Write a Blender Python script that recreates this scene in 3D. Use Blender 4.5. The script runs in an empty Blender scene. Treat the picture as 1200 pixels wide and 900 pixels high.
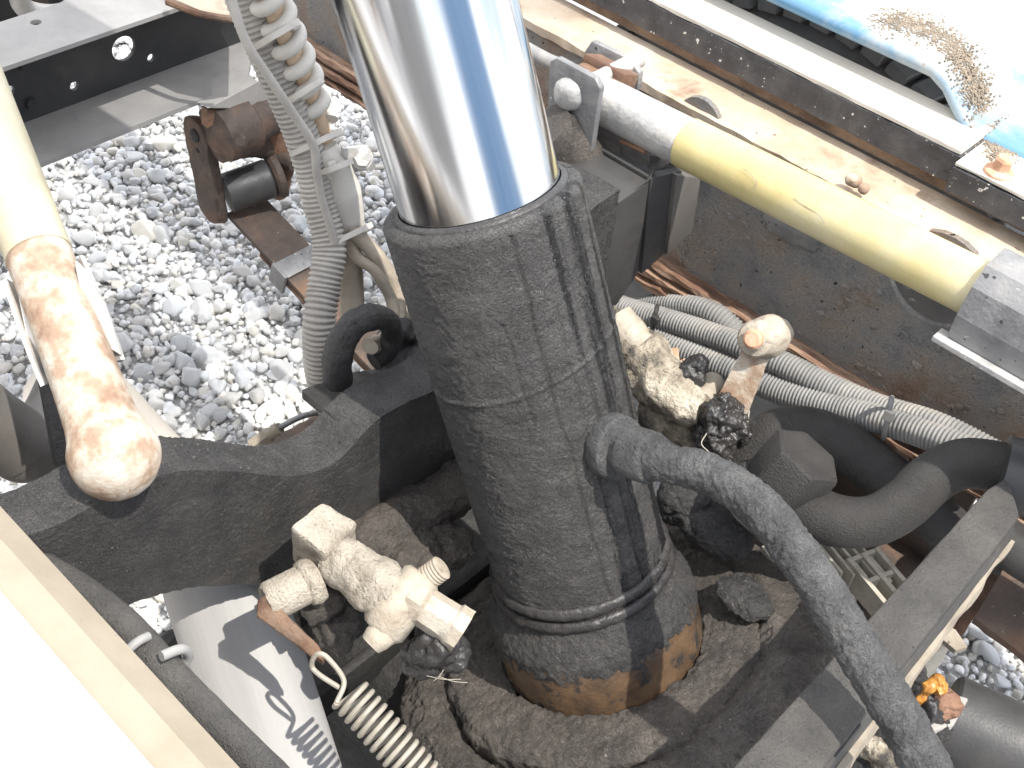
import bpy, bmesh, math, random
import numpy as np
from mathutils import Vector, Matrix, noise
from mathutils.geometry import tessellate_polygon
R_ = random.Random(7)
S = bpy.context.scene
COL = S.collection
PI = math.pi

# ------------------------------------------------------------------ camera
FPX = 1405.0                                   # focal length in pixels of a 1200 px wide frame
v1 = Vector((-2217, 1624, -FPX)); v2 = Vector((1753, 1176, -FPX))
ex = (-v1).normalized(); up = (-(v1.cross(v2))).normalized(); ey = up.cross(ex)
ROT = Matrix((ex, ey, up))                     # world axes seen from the camera: X along the truck, Y across, Z up
cam_d = bpy.data.cameras.new('camera'); cam = bpy.data.objects.new('camera', cam_d); COL.objects.link(cam)
cam.matrix_world = ROT.to_4x4()
cam_d.sensor_width = 36; cam_d.lens = FPX / 1200 * 36; cam_d.clip_start = .02; cam_d.clip_end = 400
S.camera = cam

def at(px, py, X=None, Y=None, Z=None, d=None):
    r = ROT @ Vector(((px - 600) / FPX, -(py - 450) / FPX, -1))
    k = d if d is not None else X / r.x if X is not None else Y / r.y if Y is not None else Z / r.z
    return r * k

# ------------------------------------------------------------------ light
SUN = Vector((.45, .03, .89)).normalized()
W = bpy.data.worlds.new('World'); S.world = W; W.use_nodes = True
nt = W.node_tree; bg = nt.nodes['Background']
sky = nt.nodes.new('ShaderNodeTexSky'); sky.sky_type = 'NISHITA'; sky.sun_disc = False
sky.sun_elevation = math.asin(SUN.z); sky.sun_rotation = math.atan2(SUN.x, SUN.y)
sky.air_density = 1.0; sky.dust_density = 1.6; sky.ozone_density = 1.0
tc = nt.nodes.new('ShaderNodeTexCoord'); cn = nt.nodes.new('ShaderNodeTexNoise')
mp = nt.nodes.new('ShaderNodeMapping'); mp.inputs['Scale'].default_value = (1, 1, 1.6)
nt.links.new(tc.outputs['Generated'], mp.inputs[0]); nt.links.new(mp.outputs[0], cn.inputs['Vector'])
cn.inputs['Scale'].default_value = 2.6; cn.inputs['Detail'].default_value = 7; cn.inputs['Roughness'].default_value = .55
cr = nt.nodes.new('ShaderNodeValToRGB'); cr.color_ramp.elements[0].position = .45; cr.color_ramp.elements[1].position = .56; cr.color_ramp.elements[0].color = (.15, .15, .15, 1)
mx = nt.nodes.new('ShaderNodeMix'); mx.data_type = 'RGBA'
nt.links.new(cn.outputs['Fac'], cr.inputs[0]); nt.links.new(cr.outputs[0], mx.inputs['Factor'])
nt.links.new(sky.outputs[0], mx.inputs['A']); mx.inputs['B'].default_value = (13, 13.1, 13.3, 1)
nt.links.new(mx.outputs['Result'], bg.inputs[0]); bg.inputs[1].default_value = .15
sl = bpy.data.lights.new('sun', 'SUN'); sl.energy = 3.9; sl.angle = math.radians(.55); sl.color = (1, .95, .87)
so = bpy.data.objects.new('sun', sl); COL.objects.link(so); so.rotation_euler = SUN.to_track_quat('Z', 'Y').to_euler()
S.view_settings.view_transform = 'Standard'; S.view_settings.look = 'None'
S.view_settings.exposure = 0.7; S.view_settings.gamma = 1

# ------------------------------------------------------------------ materials
MATS = {}
def mat(name, cols, scale=20, rough=.6, metal=0, bump=((150, .0015),), dust=None, specks=None, stretch=None, rvar=.15, island=0, objrand=0, spec=.5, det=8, coat=0):
    m = bpy.data.materials.new(name); m.use_nodes = True; MATS[name] = m
    n, L = m.node_tree.nodes, m.node_tree.links; b = n['Principled BSDF']
    c = n.new('ShaderNodeTexCoord').outputs['Object']
    if stretch:
        q = n.new('ShaderNodeMapping'); q.inputs['Scale'].default_value = stretch; L.new(c, q.inputs[0]); cs = q.outputs[0]
    else: cs = c
    def nz(s, d=6, r=.6, co=cs, dis=0):
        t = n.new('ShaderNodeTexNoise'); t.inputs['Scale'].default_value = s; t.inputs['Detail'].default_value = d
        t.inputs['Roughness'].default_value = r; t.inputs['Distortion'].default_value = dis; L.new(co, t.inputs['Vector']); return t.outputs['Fac']
    def ramp(f, els):
        r = n.new('ShaderNodeValToRGB'); e = r.color_ramp.elements
        while len(e) < len(els): e.new(.5)
        for k, (p, col) in enumerate(els):
            e[k].position = p; e[k].color = (*col, 1) if hasattr(col, '__len__') else (col, col, col, 1)
        L.new(f, r.inputs[0]); return r.outputs[0]
    def mix(f, a, bb, mode='MIX'):
        x = n.new('ShaderNodeMix'); x.data_type = 'RGBA'; x.blend_type = mode
        if isinstance(f, float): x.inputs['Factor'].default_value = f
        else: L.new(f, x.inputs['Factor'])
        L.new(a, x.inputs['A'])
        if hasattr(bb, 'default_value'): L.new(bb, x.inputs['B'])
        else: x.inputs['B'].default_value = (*bb, 1)
        return x.outputs['Result']
    if len(cols) == 1: cols = [(.3, tuple(v * .8 for v in cols[0])), (.7, cols[0])]
    elif not hasattr(cols[0][1], '__len__'): cols = [(.3 + .4 * i / (len(cols) - 1), v) for i, v in enumerate(cols)]
    out = ramp(nz(scale, det, .62), cols)
    if island or objrand:
        src = n.new('ShaderNodeNewGeometry').outputs['Random Per Island'] if island else n.new('ShaderNodeObjectInfo').outputs['Random']
        out = mix(1.0, out, ramp(src, [(0, .75), (.08, .88), (.2, 1.0), (1, 1.0)]), 'MULTIPLY')
        wn = n.new('ShaderNodeTexWhiteNoise'); wn.noise_dimensions = '1D'; L.new(src, wn.inputs['W'])
        out = mix(1.0, out, ramp(wn.outputs['Value'], [(0, (.95, .97, 1.0)), (.4, (1, 1, 1)), (.8, (1, .98, .95)), (1, (1, .95, .86))]), 'MULTIPLY')
    if dust:
        dc, lo, hi, ds = dust[:4]
        out = mix(ramp(nz(ds, 8, .65, c, .4), [(lo, 0.0), (hi, dust[4] if len(dust) > 4 else 1.0)]), out, dc)
    if specks:
        for sc, th, ss in ([specks] if not isinstance(specks, list) else specks):
            out = mix(ramp(nz(ss, 2, .5, c), [(th, 0.0), (th + .03, 1.0)]), out, sc)
    L.new(out, b.inputs['Base Color'])
    L.new(ramp(nz(scale * 2.3, 5, .6), [(.3, max(.03, rough - rvar)), (.7, min(1, rough + rvar))]), b.inputs['Roughness'])
    b.inputs['Metallic'].default_value = metal; b.inputs['Specular IOR Level'].default_value = spec
    b.inputs['Coat Weight'].default_value = coat
    nrm = None
    for s, dd in bump:
        bp = n.new('ShaderNodeBump'); bp.inputs['Strength'].default_value = 1; bp.inputs['Distance'].default_value = dd
        L.new(nz(s, 5, .6), bp.inputs['Height'])
        if nrm: L.new(nrm, bp.inputs['Normal'])
        nrm = bp.outputs['Normal']
    if nrm: L.new(nrm, b.inputs['Normal'])
    return m

TAN = (.36, .30, .22)
mat('grime', [(.052, .051, .051), (.08, .077, .075), (.11, .105, .101)], 35, .42, bump=((70, .0022), (330, .0075), (800, .0035)), dust=(TAN, .62, .86, 18, .12), specks=((.5, .46, .4), .78, 420))
mat('grime_barrel', [(.068, .066, .064), (.103, .099, .096), (.14, .134, .128)], 30, .33, bump=((250, .0075), (600, .005)), specks=((.45, .43, .4), .79, 500), stretch=(1, 1, 1.9))
def wet_streaks(m):
    n, L = m.node_tree.nodes, m.node_tree.links; b = n['Principled BSDF']; c = n.new('ShaderNodeTexCoord').outputs['Object']
    q = n.new('ShaderNodeMapping'); q.inputs['Scale'].default_value = (1, 1, .045); L.new(c, q.inputs[0])
    t = n.new('ShaderNodeTexNoise'); t.inputs['Scale'].default_value = 55; t.inputs['Detail'].default_value = 5; L.new(q.outputs[0], t.inputs['Vector'])
    x = n.new('ShaderNodeSeparateXYZ'); L.new(c, x.inputs[0])
    k = n.new('ShaderNodeMapRange'); k.inputs['From Min'].default_value = -.03; k.inputs['From Max'].default_value = .06; k.inputs['To Min'].default_value = -.16; k.inputs['To Max'].default_value = .06; L.new(x.outputs['Y'], k.inputs[0])
    k2 = n.new('ShaderNodeMapRange'); k2.inputs['From Min'].default_value = .05; k2.inputs['From Max'].default_value = .36; k2.inputs['To Min'].default_value = 0; k2.inputs['To Max'].default_value = -.075; L.new(x.outputs['Z'], k2.inputs[0])
    ad_ = n.new('ShaderNodeMath'); L.new(k.outputs[0], ad_.inputs[0]); L.new(k2.outputs[0], ad_.inputs[1])
    t9 = n.new('ShaderNodeTexNoise'); t9.inputs['Scale'].default_value = 260; L.new(c, t9.inputs['Vector']); m9 = n.new('ShaderNodeMath'); m9.operation = 'MULTIPLY_ADD'; L.new(t9.outputs['Fac'], m9.inputs[0]); m9.inputs[1].default_value = .12; L.new(ad_.outputs[0], m9.inputs[2])
    a = n.new('ShaderNodeMath'); L.new(t.outputs['Fac'], a.inputs[0]); L.new(m9.outputs[0], a.inputs[1])
    rp_ = n.new('ShaderNodeMapRange'); rp_.inputs['From Min'].default_value = .57; rp_.inputs['From Max'].default_value = .65; rp_.inputs['To Max'].default_value = .85; L.new(a.outputs[0], rp_.inputs[0])
    for sock, val in (('Base Color', (.012, .012, .014, 1)), ('Roughness', .16)):
        old = b.inputs[sock].links[0].from_socket; mx_ = n.new('ShaderNodeMix'); mx_.data_type = 'RGBA' if sock == 'Base Color' else 'FLOAT'
        ii = [s_ for s_ in mx_.inputs if s_.enabled]; oo = [s_ for s_ in mx_.outputs if s_.enabled][0]
        L.new(rp_.outputs[0], ii[0]); L.new(old, ii[1]); ii[2].default_value = val; L.new(oo, b.inputs[sock])
wet_streaks(MATS['grime_barrel'])
mat('grime_wet', [(.02, .019, .02), (.045, .042, .04)], 30, .3, bump=((120, .0018), (500, .0006)), rvar=.2)
mat('grime_soil', [(.08, .071, .064), (.13, .115, .101), (.19, .165, .143)], 30, .48, bump=((60, .003), (260, .009), (700, .004)), specks=((.4, .34, .27), .72, 300))
mat('grime_dusty', [(.06, .058, .055), (.095, .09, .084), (.13, .122, .112)], 22, .65, bump=((300, .004), (800, .002)), specks=[((.55, .5, .42), .75, 330), ((.02, .02, .02), .74, 260)])
mat('grime_hose', [(.065, .065, .066), (.115, .115, .115), (.17, .168, .164)], 40, .4, bump=((110, .0025), (300, .007), (750, .003)), specks=((.3, .28, .25), .72, 420))
mat('oily_brown', [(.045, .033, .025), (.095, .06, .036), (.15, .095, .055)], 26, .22, bump=((180, .0006), (60, .001)), dust=((.035, .032, .03), .53, .6, 34))
mat('dark_steel', [(.03, .03, .031), (.055, .054, .053)], 14, .55, bump=((300, .0005), (60, .0006)), dust=(TAN, .55, .95, 9, .35), specks=((.4, .37, .33), .77, 350))
mat('smooth_dark', [(.035, .035, .036), (.06, .058, .056)], 18, .5, bump=((400, .0003),), dust=(TAN, .6, .95, 12, .3))
mat('dusty_steel', [(.25, .24, .225), (.33, .315, .295), (.4, .38, .35)], 9, .75, bump=((350, .0003), (40, .0006)), specks=((.08, .075, .07), .76, 160))
mat('web_rust', [(.3, (.19, .19, .2)), (.44, (.33, .325, .315)), (.55, (.4, .345, .295)), (.66, (.36, .245, .175)), (.78, (.26, .185, .14))], 13, .5, bump=((60, .006), (200, .009), (550, .004)), dust=((.32, .25, .18), .56, .78, 7, .6), specks=[((.45, .4, .33), .69, 190), ((.02, .02, .02), .68, 130)])
mat('layer_rust', [(.3, (.06, .035, .025)), (.45, (.2, .11, .07)), (.55, (.4, .27, .19)), (.65, (.17, .09, .06)), (.8, (.5, .4, .31))], 16, .85, bump=((60, .005), (260, .002)), stretch=(.35, 2.5, 2.5))
mat('rust', [(.3, (.05, .03, .022)), (.5, (.13, .07, .043)), (.7, (.24, .14, .085))], 25, .85, bump=((120, .002), (400, .0008)), dust=((.26, .21, .165), .5, .75, 12, .7))
mat('dark_rust', [(.3, (.045, .035, .03)), (.5, (.085, .062, .05)), (.7, (.17, .1, .065))], 18, .75, bump=((100, .002), (350, .0008)), dust=((.33, .28, .22), .58, .85, 10, .5), specks=((.4, .34, .28), .74, 200))
mat('cream_flange', [(.3, (.34, .25, .17)), (.5, (.46, .365, .27)), (.7, (.55, .465, .375))], 12, .8, bump=((200, .0008), (50, .001)), dust=((.2, .12, .08), .55, .72, 16, .85), specks=((.12, .08, .06), .72, 150))
mat('white_paint', [(.58, .575, .56), (.66, .655, .64)], 7, .45, bump=((250, .0002),), dust=((.55, .5, .42), .6, .8, 14, .5))
mat('white_dusty', [(.56, .51, .43), (.66, .62, .55)], 6, .6, bump=((350, .0003),), specks=((.3, .25, .2), .78, 240))
mat('beige_edge', [(.26, .22, .165), (.32, .275, .21)], 20, .75, bump=((350, .0003),), specks=((.2, .16, .12), .76, 260))
mat('black_paint', [(.03, .03, .034), (.06, .06, .065), (.1, .1, .1)], 30, .5, bump=((80, .002), (320, .0012)), specks=[((.75, .72, .66), .695, 120), ((.6, .57, .52), .71, 300)])
mat('brown_shelf', [(.2, .13, .085), (.32, .22, .15), (.12, .08, .055)], 14, .8, bump=((120, .002), (400, .0008)))
mat('gold_paint', [(.3, (.46, .37, .15)), (.5, (.53, .45, .22)), (.7, (.57, .515, .34))], 9, .4, bump=((400, .00015), (30, .0005)), dust=((.75, .7, .58), .56, .8, 6, .5), specks=((.25, .2, .12), .775, 160))
mat('cream_paint', [(.3, (.36, .31, .2)), (.55, (.46, .42, .31)), (.75, (.54, .52, .44))], 9, .5, bump=((300, .0003),), dust=((.5, .46, .4), .62, .72, 14))
mat('cream_rust', [(.34, (.24, .15, .1)), (.45, (.33, .235, .165)), (.52, (.42, .345, .27)), (.64, (.5, .46, .395))], 34, .7, bump=((200, .001), (60, .0012)), specks=((.3, .17, .1), .71, 150))
mat('galvanised', [(.3, .3, .3), (.48, .47, .45), (.62, .6, .57)], 26, .5, metal=.35, bump=((200, .001), (60, .001)), dust=((.62, .55, .46), .5, .75, 14, .6), specks=((.75, .73, .7), .72, 220))
mat('grey_steel', [(.13, .13, .135), (.22, .22, .22), (.3, .29, .28)], 22, .5, metal=.3, bump=((180, .001),), dust=((.5, .46, .4), .55, .8, 14, .5), specks=[((.6, .58, .55), .72, 190), ((.05, .05, .05), .7, 120)])
mat('fitting_dust', [(.3, (.2, .17, .13)), (.45, (.42, .37, .3)), (.7, (.54, .49, .41))], 32, .85, bump=((70, .003), (280, .003), (650, .0012)), specks=((.1, .085, .07), .73, 220))
mat('fitting_clean', [(.3, (.3, .245, .18)), (.5, (.4, .35, .28)), (.7, (.46, .425, .36))], 30, .6, bump=((200, .0012), (600, .0006)), dust=((.15, .11, .08), .57, .7, 38, .75), specks=((.1, .08, .06), .74, 230))
mat('soil_mix', [(.38, (.05, .045, .04)), (.5, (.3, .26, .2)), (.66, (.58, .52, .42))], 24, .9, bump=((60, .006), (240, .0025)))
mat('soil_dark', [(.16, .13, .1), (.34, .28, .21)], 60, .9, bump=((200, .002),))
mat('copper_rust', [(.35, .17, .1), (.55, .32, .2), (.66, .46, .34)], 60, .7, bump=((300, .0006),))
mat('conduit', [(.16, .16, .158), (.23, .228, .222), (.3, .294, .282)], 20, .62, bump=((400, .0003),), dust=((.48, .43, .36), .52, .8, 11, .7))
mat('conduit_pale', [(.28, .26, .235), (.38, .355, .32), (.46, .43, .385)], 18, .75, bump=((300, .0004),), dust=((.08, .075, .07), .6, .74, 16, .7))
mat('coil_wrap', [(.46, .44, .4), (.58, .55, .5)], 20, .7, bump=((250, .0005),), specks=((.25, .22, .18), .76, 200))
mat('old_hose', [(.42, .3, .2), (.56, .44, .32)], 40, .8, bump=((300, .0008),))
mat('dusty_rubber', [(.2, .17, .135), (.3, .26, .205), (.38, .335, .27)], 22, .85, bump=((160, .0012),), specks=((.1, .08, .06), .73, 170))
mat('plastic_tie', [(.4, .37, .33), (.5, .47, .42)], 30, .6, bump=((300, .0003),))
mat('brushed', [(.25, .247, .242), (.34, .335, .328), (.4, .393, .383)], 12, .7, metal=0, bump=((200, .0003),), dust=((.5, .46, .4), .55, .8, 7, .6), stretch=(1, 1, .06))
mat('exhaust', [(.11, .1, .092), (.15, .14, .128), (.18, .168, .15)], 10, .55, metal=.3, bump=((300, .0004),))
mat('blue_paint', [(.09, .21, .33), (.12, .25, .37)], 6, .35, bump=((60, .0002),), dust=((.5, .46, .39), .42, .58, 4.5, .88), specks=((.3, .24, .17), .73, 200))
mat('container_blue', [(.17, .3, .48), (.21, .35, .54)], 3, .4, bump=((60, .0003),))  # blue of the added container, there to colour the chrome reflection
mat('tyre_rubber', [(.17, .17, .175), (.25, .245, .24)], 20, .75, bump=((300, .0006),))
mat('pale_casting', [(.36, .33, .27), (.48, .44, .37)], 26, .8, bump=((200, .001),), dust=((.1, .085, .065), .5, .7, 16, .8))
mat('pale_cover', [(.4, .37, .34), (.48, .45, .41)], 10, .6, bump=((250, .0005),))
mat('amber', [(.3, .12, .02), (.5, .24, .05)], 60, .25, bump=((120, .002),))
mat('black_grain', [(.032, .03, .029), (.052, .049, .046)], 25, .5, bump=((420, .0025), (900, .0014)), specks=((.3, .28, .25), .79, 420))
mat('clay', [(.16, .08, .05), (.27, .155, .1)], 60, .8, bump=((120, .003), (400, .001)))
mat('wire', [(.28, .255, .21), (.37, .34, .285)], 40, .55, bump=((300, .0005),))
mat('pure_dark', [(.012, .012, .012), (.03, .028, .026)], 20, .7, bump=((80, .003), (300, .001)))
mat('stone', [(.3, (.68, .68, .675)), (.5, (.78, .78, .77)), (.7, (.85, .845, .83))], 40, .75, bump=((160, .0012), (500, .0004)), island=1, det=5)
mat('stone_single', [(.3, (.68, .68, .675)), (.5, (.78, .78, .77)), (.7, (.85, .845, .83))], 40, .75, bump=((160, .0012), (500, .0004)), objrand=1, det=5)
mat('ground_soil', [(.42, .415, .405), (.53, .525, .515), (.62, .615, .6)], 90, .9, bump=((35, .012), (120, .004)))

def chrome():
    m = bpy.data.materials.new('chrome'); m.use_nodes = True; MATS['chrome'] = m
    n, L = m.node_tree.nodes, m.node_tree.links; b = n['Principled BSDF']
    b.inputs['Metallic'].default_value = 1; b.inputs['Base Color'].default_value = (.55, .56, .58, 1)
    c = n.new('ShaderNodeTexCoord').outputs['Object']
    q = n.new('ShaderNodeMapping'); q.inputs['Scale'].default_value = (1, 1, .015); L.new(c, q.inputs[0])
    t = n.new('ShaderNodeTexNoise'); t.inputs['Scale'].default_value = 160; t.inputs['Detail'].default_value = 6; L.new(q.outputs[0], t.inputs['Vector'])
    r = n.new('ShaderNodeMapRange'); r.inputs['From Min'].default_value = .35; r.inputs['From Max'].default_value = .7
    r.inputs['To Min'].default_value = .12; r.inputs['To Max'].default_value = .22
    L.new(t.outputs['Fac'], r.inputs[0]); L.new(r.outputs[0], b.inputs['Roughness'])
    bp = n.new('ShaderNodeBump'); bp.inputs['Strength'].default_value = 1; bp.inputs['Distance'].default_value = .000006
    t2 = n.new('ShaderNodeTexNoise'); t2.inputs['Scale'].default_value = 38; t2.inputs['Detail'].default_value = 3; L.new(q.outputs[0], t2.inputs['Vector'])
    L.new(t2.outputs['Fac'], bp.inputs['Height'])
    t3 = n.new('ShaderNodeTexNoise'); t3.inputs['Scale'].default_value = 1400; L.new(c, t3.inputs['Vector'])
    b2 = n.new('ShaderNodeBump'); b2.inputs['Strength'].default_value = 1; b2.inputs['Distance'].default_value = .00001
    L.new(t3.outputs['Fac'], b2.inputs['Height']); L.new(bp.outputs[0], b2.inputs['Normal']); L.new(b2.outputs[0], b.inputs['Normal'])
chrome()
def sunshade_sheet():  # sheet of the added sunshade; lets part of the sun reach the gravel
    m = bpy.data.materials.new('sunshade_sheet'); m.use_nodes = True; MATS['sunshade_sheet'] = m
    n, L = m.node_tree.nodes, m.node_tree.links; out = n['Material Output']; n.remove(n['Principled BSDF'])
    a = n.new('ShaderNodeBsdfTransparent'); a.inputs[0].default_value = (.9, .92, .95, 1); b = n.new('ShaderNodeBsdfTranslucent'); b.inputs[0].default_value = (.5, .52, .55, 1)
    x = n.new('ShaderNodeMixShader'); x.inputs[0].default_value = .28; L.new(a.outputs[0], x.inputs[1]); L.new(b.outputs[0], x.inputs[2]); L.new(x.outputs[0], out.inputs[0])
sunshade_sheet()

# ------------------------------------------------------------------ building helpers
def thing(name, label, cat, loc, group=None):
    o = bpy.data.objects.new(name, None); COL.objects.link(o); o.location = loc; o.empty_display_size = .05
    o['label'] = label; o['category'] = cat
    if group: o['group'] = group
    return o

def link(bm, name, m, parent=None, label=None, cat=None, group=None, kind=None, smooth=True, loc=None, angle=40):
    org = Vector((0, 0, 0))
    p = parent
    while p is not None: org += p.location; p = p.parent
    if parent is None and loc is not None: org = Vector(loc)
    bmesh.ops.recalc_face_normals(bm, faces=bm.faces)
    for v in bm.verts: v.co -= org
    for f in bm.faces: f.smooth = smooth
    if smooth:
        a = math.radians(angle)
        for e in bm.edges:
            if len(e.link_faces) == 2 and e.calc_face_angle(0) > a: e.smooth = False
    me = bpy.data.meshes.new(name); bm.to_mesh(me); bm.free(); me.materials.append(MATS[m])
    o = bpy.data.objects.new(name, me); COL.objects.link(o)
    if parent: o.parent = parent
    elif loc is not None: o.location = loc
    for k, v in (('label', label), ('category', cat), ('group', group), ('kind', kind)):
        if v: o[k] = v
    return o
NB = bmesh.new

def spline(pts, n):
    P = [Vector(p) for p in pts]
    if len(P) == 2: return [P[0].lerp(P[1], i / (n - 1)) for i in range(n)]
    P = [P[0] * 2 - P[1]] + P + [P[-1] * 2 - P[-2]]; out = []
    segs = len(P) - 3
    for i in range(n):
        t = i / (n - 1) * segs; k = min(int(t), segs - 1); t -= k
        a, b, c, d = P[k:k + 4]
        out.append(.5 * ((2 * b) + (c - a) * t + (2 * a - 5 * b + 4 * c - d) * t * t + (3 * b - a - 3 * c + d) * t ** 3))
    return out
def even(path, n):
    L = [0]
    for a, b in zip(path, path[1:]): L.append(L[-1] + (b - a).length)
    out = []; k = 0
    for i in range(n):
        s = L[-1] * i / (n - 1)
        while k < len(L) - 2 and L[k + 1] < s: k += 1
        out.append(path[k].lerp(path[k + 1], (s - L[k]) / max(1e-9, L[k + 1] - L[k])))
    return out, L[-1]
def skin(bm, path, rads, seg, cap=True, jit=0, fr=60, sd=0, cross=None):
    rings = []; T0 = None; N = None
    for i, p in enumerate(path):
        T = (path[min(i + 1, len(path) - 1)] - path[max(i - 1, 0)]).normalized()
        if N is None: N = T.orthogonal().normalized()
        else: N = (T0.rotation_difference(T) @ N); N = (N - T * N.dot(T)).normalized()
        T0 = T; B = T.cross(N); ring = []
        for j in range(seg):
            a = 2 * PI * j / seg; d = N * math.cos(a) + B * math.sin(a); r = rads[i]
            q = p + d * r
            if jit: q += d * jit * noise.fractal(q * fr + Vector((sd, 0, 0)), .9, 2, 4)
            ring.append(bm.verts.new(q))
        rings.append(ring)
    for a, b in zip(rings, rings[1:]):
        for j in range(seg): bm.faces.new((a[j], a[(j + 1) % seg], b[(j + 1) % seg], b[j]))
    if cap: bm.faces.new(rings[0]); bm.faces.new(rings[-1])
    return bm
def tube(bm, pts, r, seg=20, n=40, cap=True, jit=0, fr=60, sd=0):
    path, L = even(spline(pts, max(n * 3, 30)), n)
    if not hasattr(r, '__len__'): r = [r, r]
    rr = []
    for i in range(n):
        t = i / (n - 1) * (len(r) - 1); k = min(int(t), len(r) - 2); rr.append(r[k] + (r[k + 1] - r[k]) * (t - k))
    return skin(bm, path, rr, seg, cap, jit, fr, sd)
def ribbed(bm, pts, r, pitch=.0048, depth=.1, seg=18):
    _, L = even(spline(pts, 200), 50); n = max(8, int(L / pitch * 6)); path, _ = even(spline(pts, 400), n)
    prof = [0, .75, 1, 1, .75, 0]
    return skin(bm, path, [r * (1 - depth + depth * prof[i % 6]) for i in range(n)], seg)
def helix(bm, pts, R, wire, pitch, seg=8, per=16, ph=0):
    _, L = even(spline(pts, 200), 50); n = int(L / pitch * per); path, _ = even(spline(pts, 400), n); out = []; N = T0 = None
    for i, p in enumerate(path):
        T = (path[min(i + 1, n - 1)] - path[max(i - 1, 0)]).normalized()
        if N is None: N = T.orthogonal().normalized()
        else: N = T0.rotation_difference(T) @ N; N = (N - T * N.dot(T)).normalized()
        T0 = T; a = 2 * PI * i / per + ph; out.append(p + (N * math.cos(a) + T.cross(N) * math.sin(a)) * R)
    return skin(bm, out, [wire] * n, seg), out
def frame(ax, ref=None):
    z = Vector(ax).normalized(); x = Vector(ref) if ref is not None else z.orthogonal(); x = (x - z * x.dot(z)).normalized()
    return x, z.cross(x), z
def lathe(bm, o, ax, prof, seg=48, disp=None, ref=None, cap=True):
    x, y, z = frame(ax, ref); o = Vector(o); rings = []
    for i, (r, h) in enumerate(prof):
        ring = []
        for j in range(seg):
            a = 2 * PI * j / seg; rr = r + (disp(a, h, r) if disp else 0)
            ring.append(bm.verts.new(o + z * h + (x * math.cos(a) + y * math.sin(a)) * rr))
        rings.append(ring)
    for a, b in zip(rings, rings[1:]):
        for j in range(seg): bm.faces.new((a[j], a[(j + 1) % seg], b[(j + 1) % seg], b[j]))
    if cap: bm.faces.new(rings[0]); bm.faces.new(rings[-1])
    return bm
def rod(bm, a, b, r, seg=24, bev=.0):
    a = Vector(a); b = Vector(b); L = (b - a).length
    pr = [(r, 0), (r, L)] if not bev else [(r - bev, 0), (r, bev), (r, L - bev), (r - bev, L)]
    return lathe(bm, a, b - a, pr, seg)
def box(bm, c, s, x=(1, 0, 0), y=(0, 1, 0), bev=0, segs=2):
    X = Vector(x).normalized(); Y = Vector(y); Y = (Y - X * Y.dot(X)).normalized(); Z = X.cross(Y); c = Vector(c)
    vs = [bm.verts.new(c + X * (s[0] / 2 * i) + Y * (s[1] / 2 * j) + Z * (s[2] / 2 * k)) for i in (-1, 1) for j in (-1, 1) for k in (-1, 1)]
    fs = [bm.faces.new([vs[i] for i in q]) for q in ((0, 1, 3, 2), (4, 6, 7, 5), (0, 4, 5, 1), (2, 3, 7, 6), (0, 2, 6, 4), (1, 5, 7, 3))]
    if bev: bmesh.ops.bevel(bm, geom=list({e for f in fs for e in f.edges}), offset=bev, segments=segs, affect='EDGES', profile=.5)
    return bm
def bx(bm, x0, x1, y0, y1, z0, z1, bev=0):
    return box(bm, ((x0 + x1) / 2, (y0 + y1) / 2, (z0 + z1) / 2), (x1 - x0, y1 - y0, z1 - z0), bev=bev)
def prism(bm, poly, depth, holes=(), bev=0):
    """poly: 3-D points in one plane; depth: vector the plate is extruded by"""
    loops = [[Vector(p) for p in poly]] + [[Vector(p) for p in h] for h in holes]; depth = Vector(depth)
    flat = [p for l in loops for p in l]; n = len(flat)
    a = [bm.verts.new(p) for p in flat]; b = [bm.verts.new(p + depth) for p in flat]
    if len(loops) == 1: bm.faces.new(a); bm.faces.new(b[::-1])
    else:
        for t in tessellate_polygon(loops): bm.faces.new([a[i] for i in t]); bm.faces.new([b[i] for i in t[::-1]])
    k = 0; side = []
    for l in loops:
        m = len(l)
        for i in range(m): side.append(bm.faces.new((a[k + i], a[k + (i + 1) % m], b[k + (i + 1) % m], b[k + i])))
        k += m
    if bev:
        bmesh.ops.recalc_face_normals(bm, faces=bm.faces)
        es = [e for e in bm.edges if len(e.link_faces) == 2 and e.calc_face_angle(0) > .6]
        bmesh.ops.bevel(bm, geom=es, offset=bev, segments=2, affect='EDGES', profile=.5)
    return bm
def circle(c, r, u, v, n=28, ru=None):
    u = Vector(u); v = Vector(v); c = Vector(c)
    return [c + u * (math.cos(2 * PI * i / n) * (ru or r)) + v * (math.sin(2 * PI * i / n) * r) for i in range(n)]
def dense(bm, ln, rounds=6):
    for _ in range(rounds):
        es = [e for e in bm.edges if e.calc_length() > ln]
        if not es: break
        bmesh.ops.subdivide_edges(bm, edges=es, cuts=1, use_grid_fill=True)
    bmesh.ops.triangulate(bm, faces=[f for f in bm.faces if len(f.verts) > 4])
    return bm
def rough(bm, amp, fr, sd=0, oct=4, sc=(1, 1, 1)):
    bmesh.ops.recalc_face_normals(bm, faces=bm.faces); bm.normal_update()
    for v, nn in [(v, v.normal.copy()) for v in bm.verts]:
        q = Vector((v.co.x * sc[0], v.co.y * sc[1], v.co.z * sc[2])) * fr + Vector((sd, sd * .7, 0))
        v.co += nn * amp * noise.fractal(q, .9, 2, oct)
    return bm
def blob(bm, c, r, amp=.3, fr=60, sub=3, sd=0, sq=(1, 1, 1)):
    q = bmesh.ops.create_icosphere(bm, subdivisions=sub, radius=1)
    for v in q['verts']:
        d = v.co.copy(); w = Vector((d.x * r * sq[0], d.y * r * sq[1], d.z * r * sq[2]))
        v.co = Vector(c) + w * (1 + amp * noise.fractal((Vector(c) + w) * fr + Vector((sd, 0, 0)), .9, 2, 4))
    return bm
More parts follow.
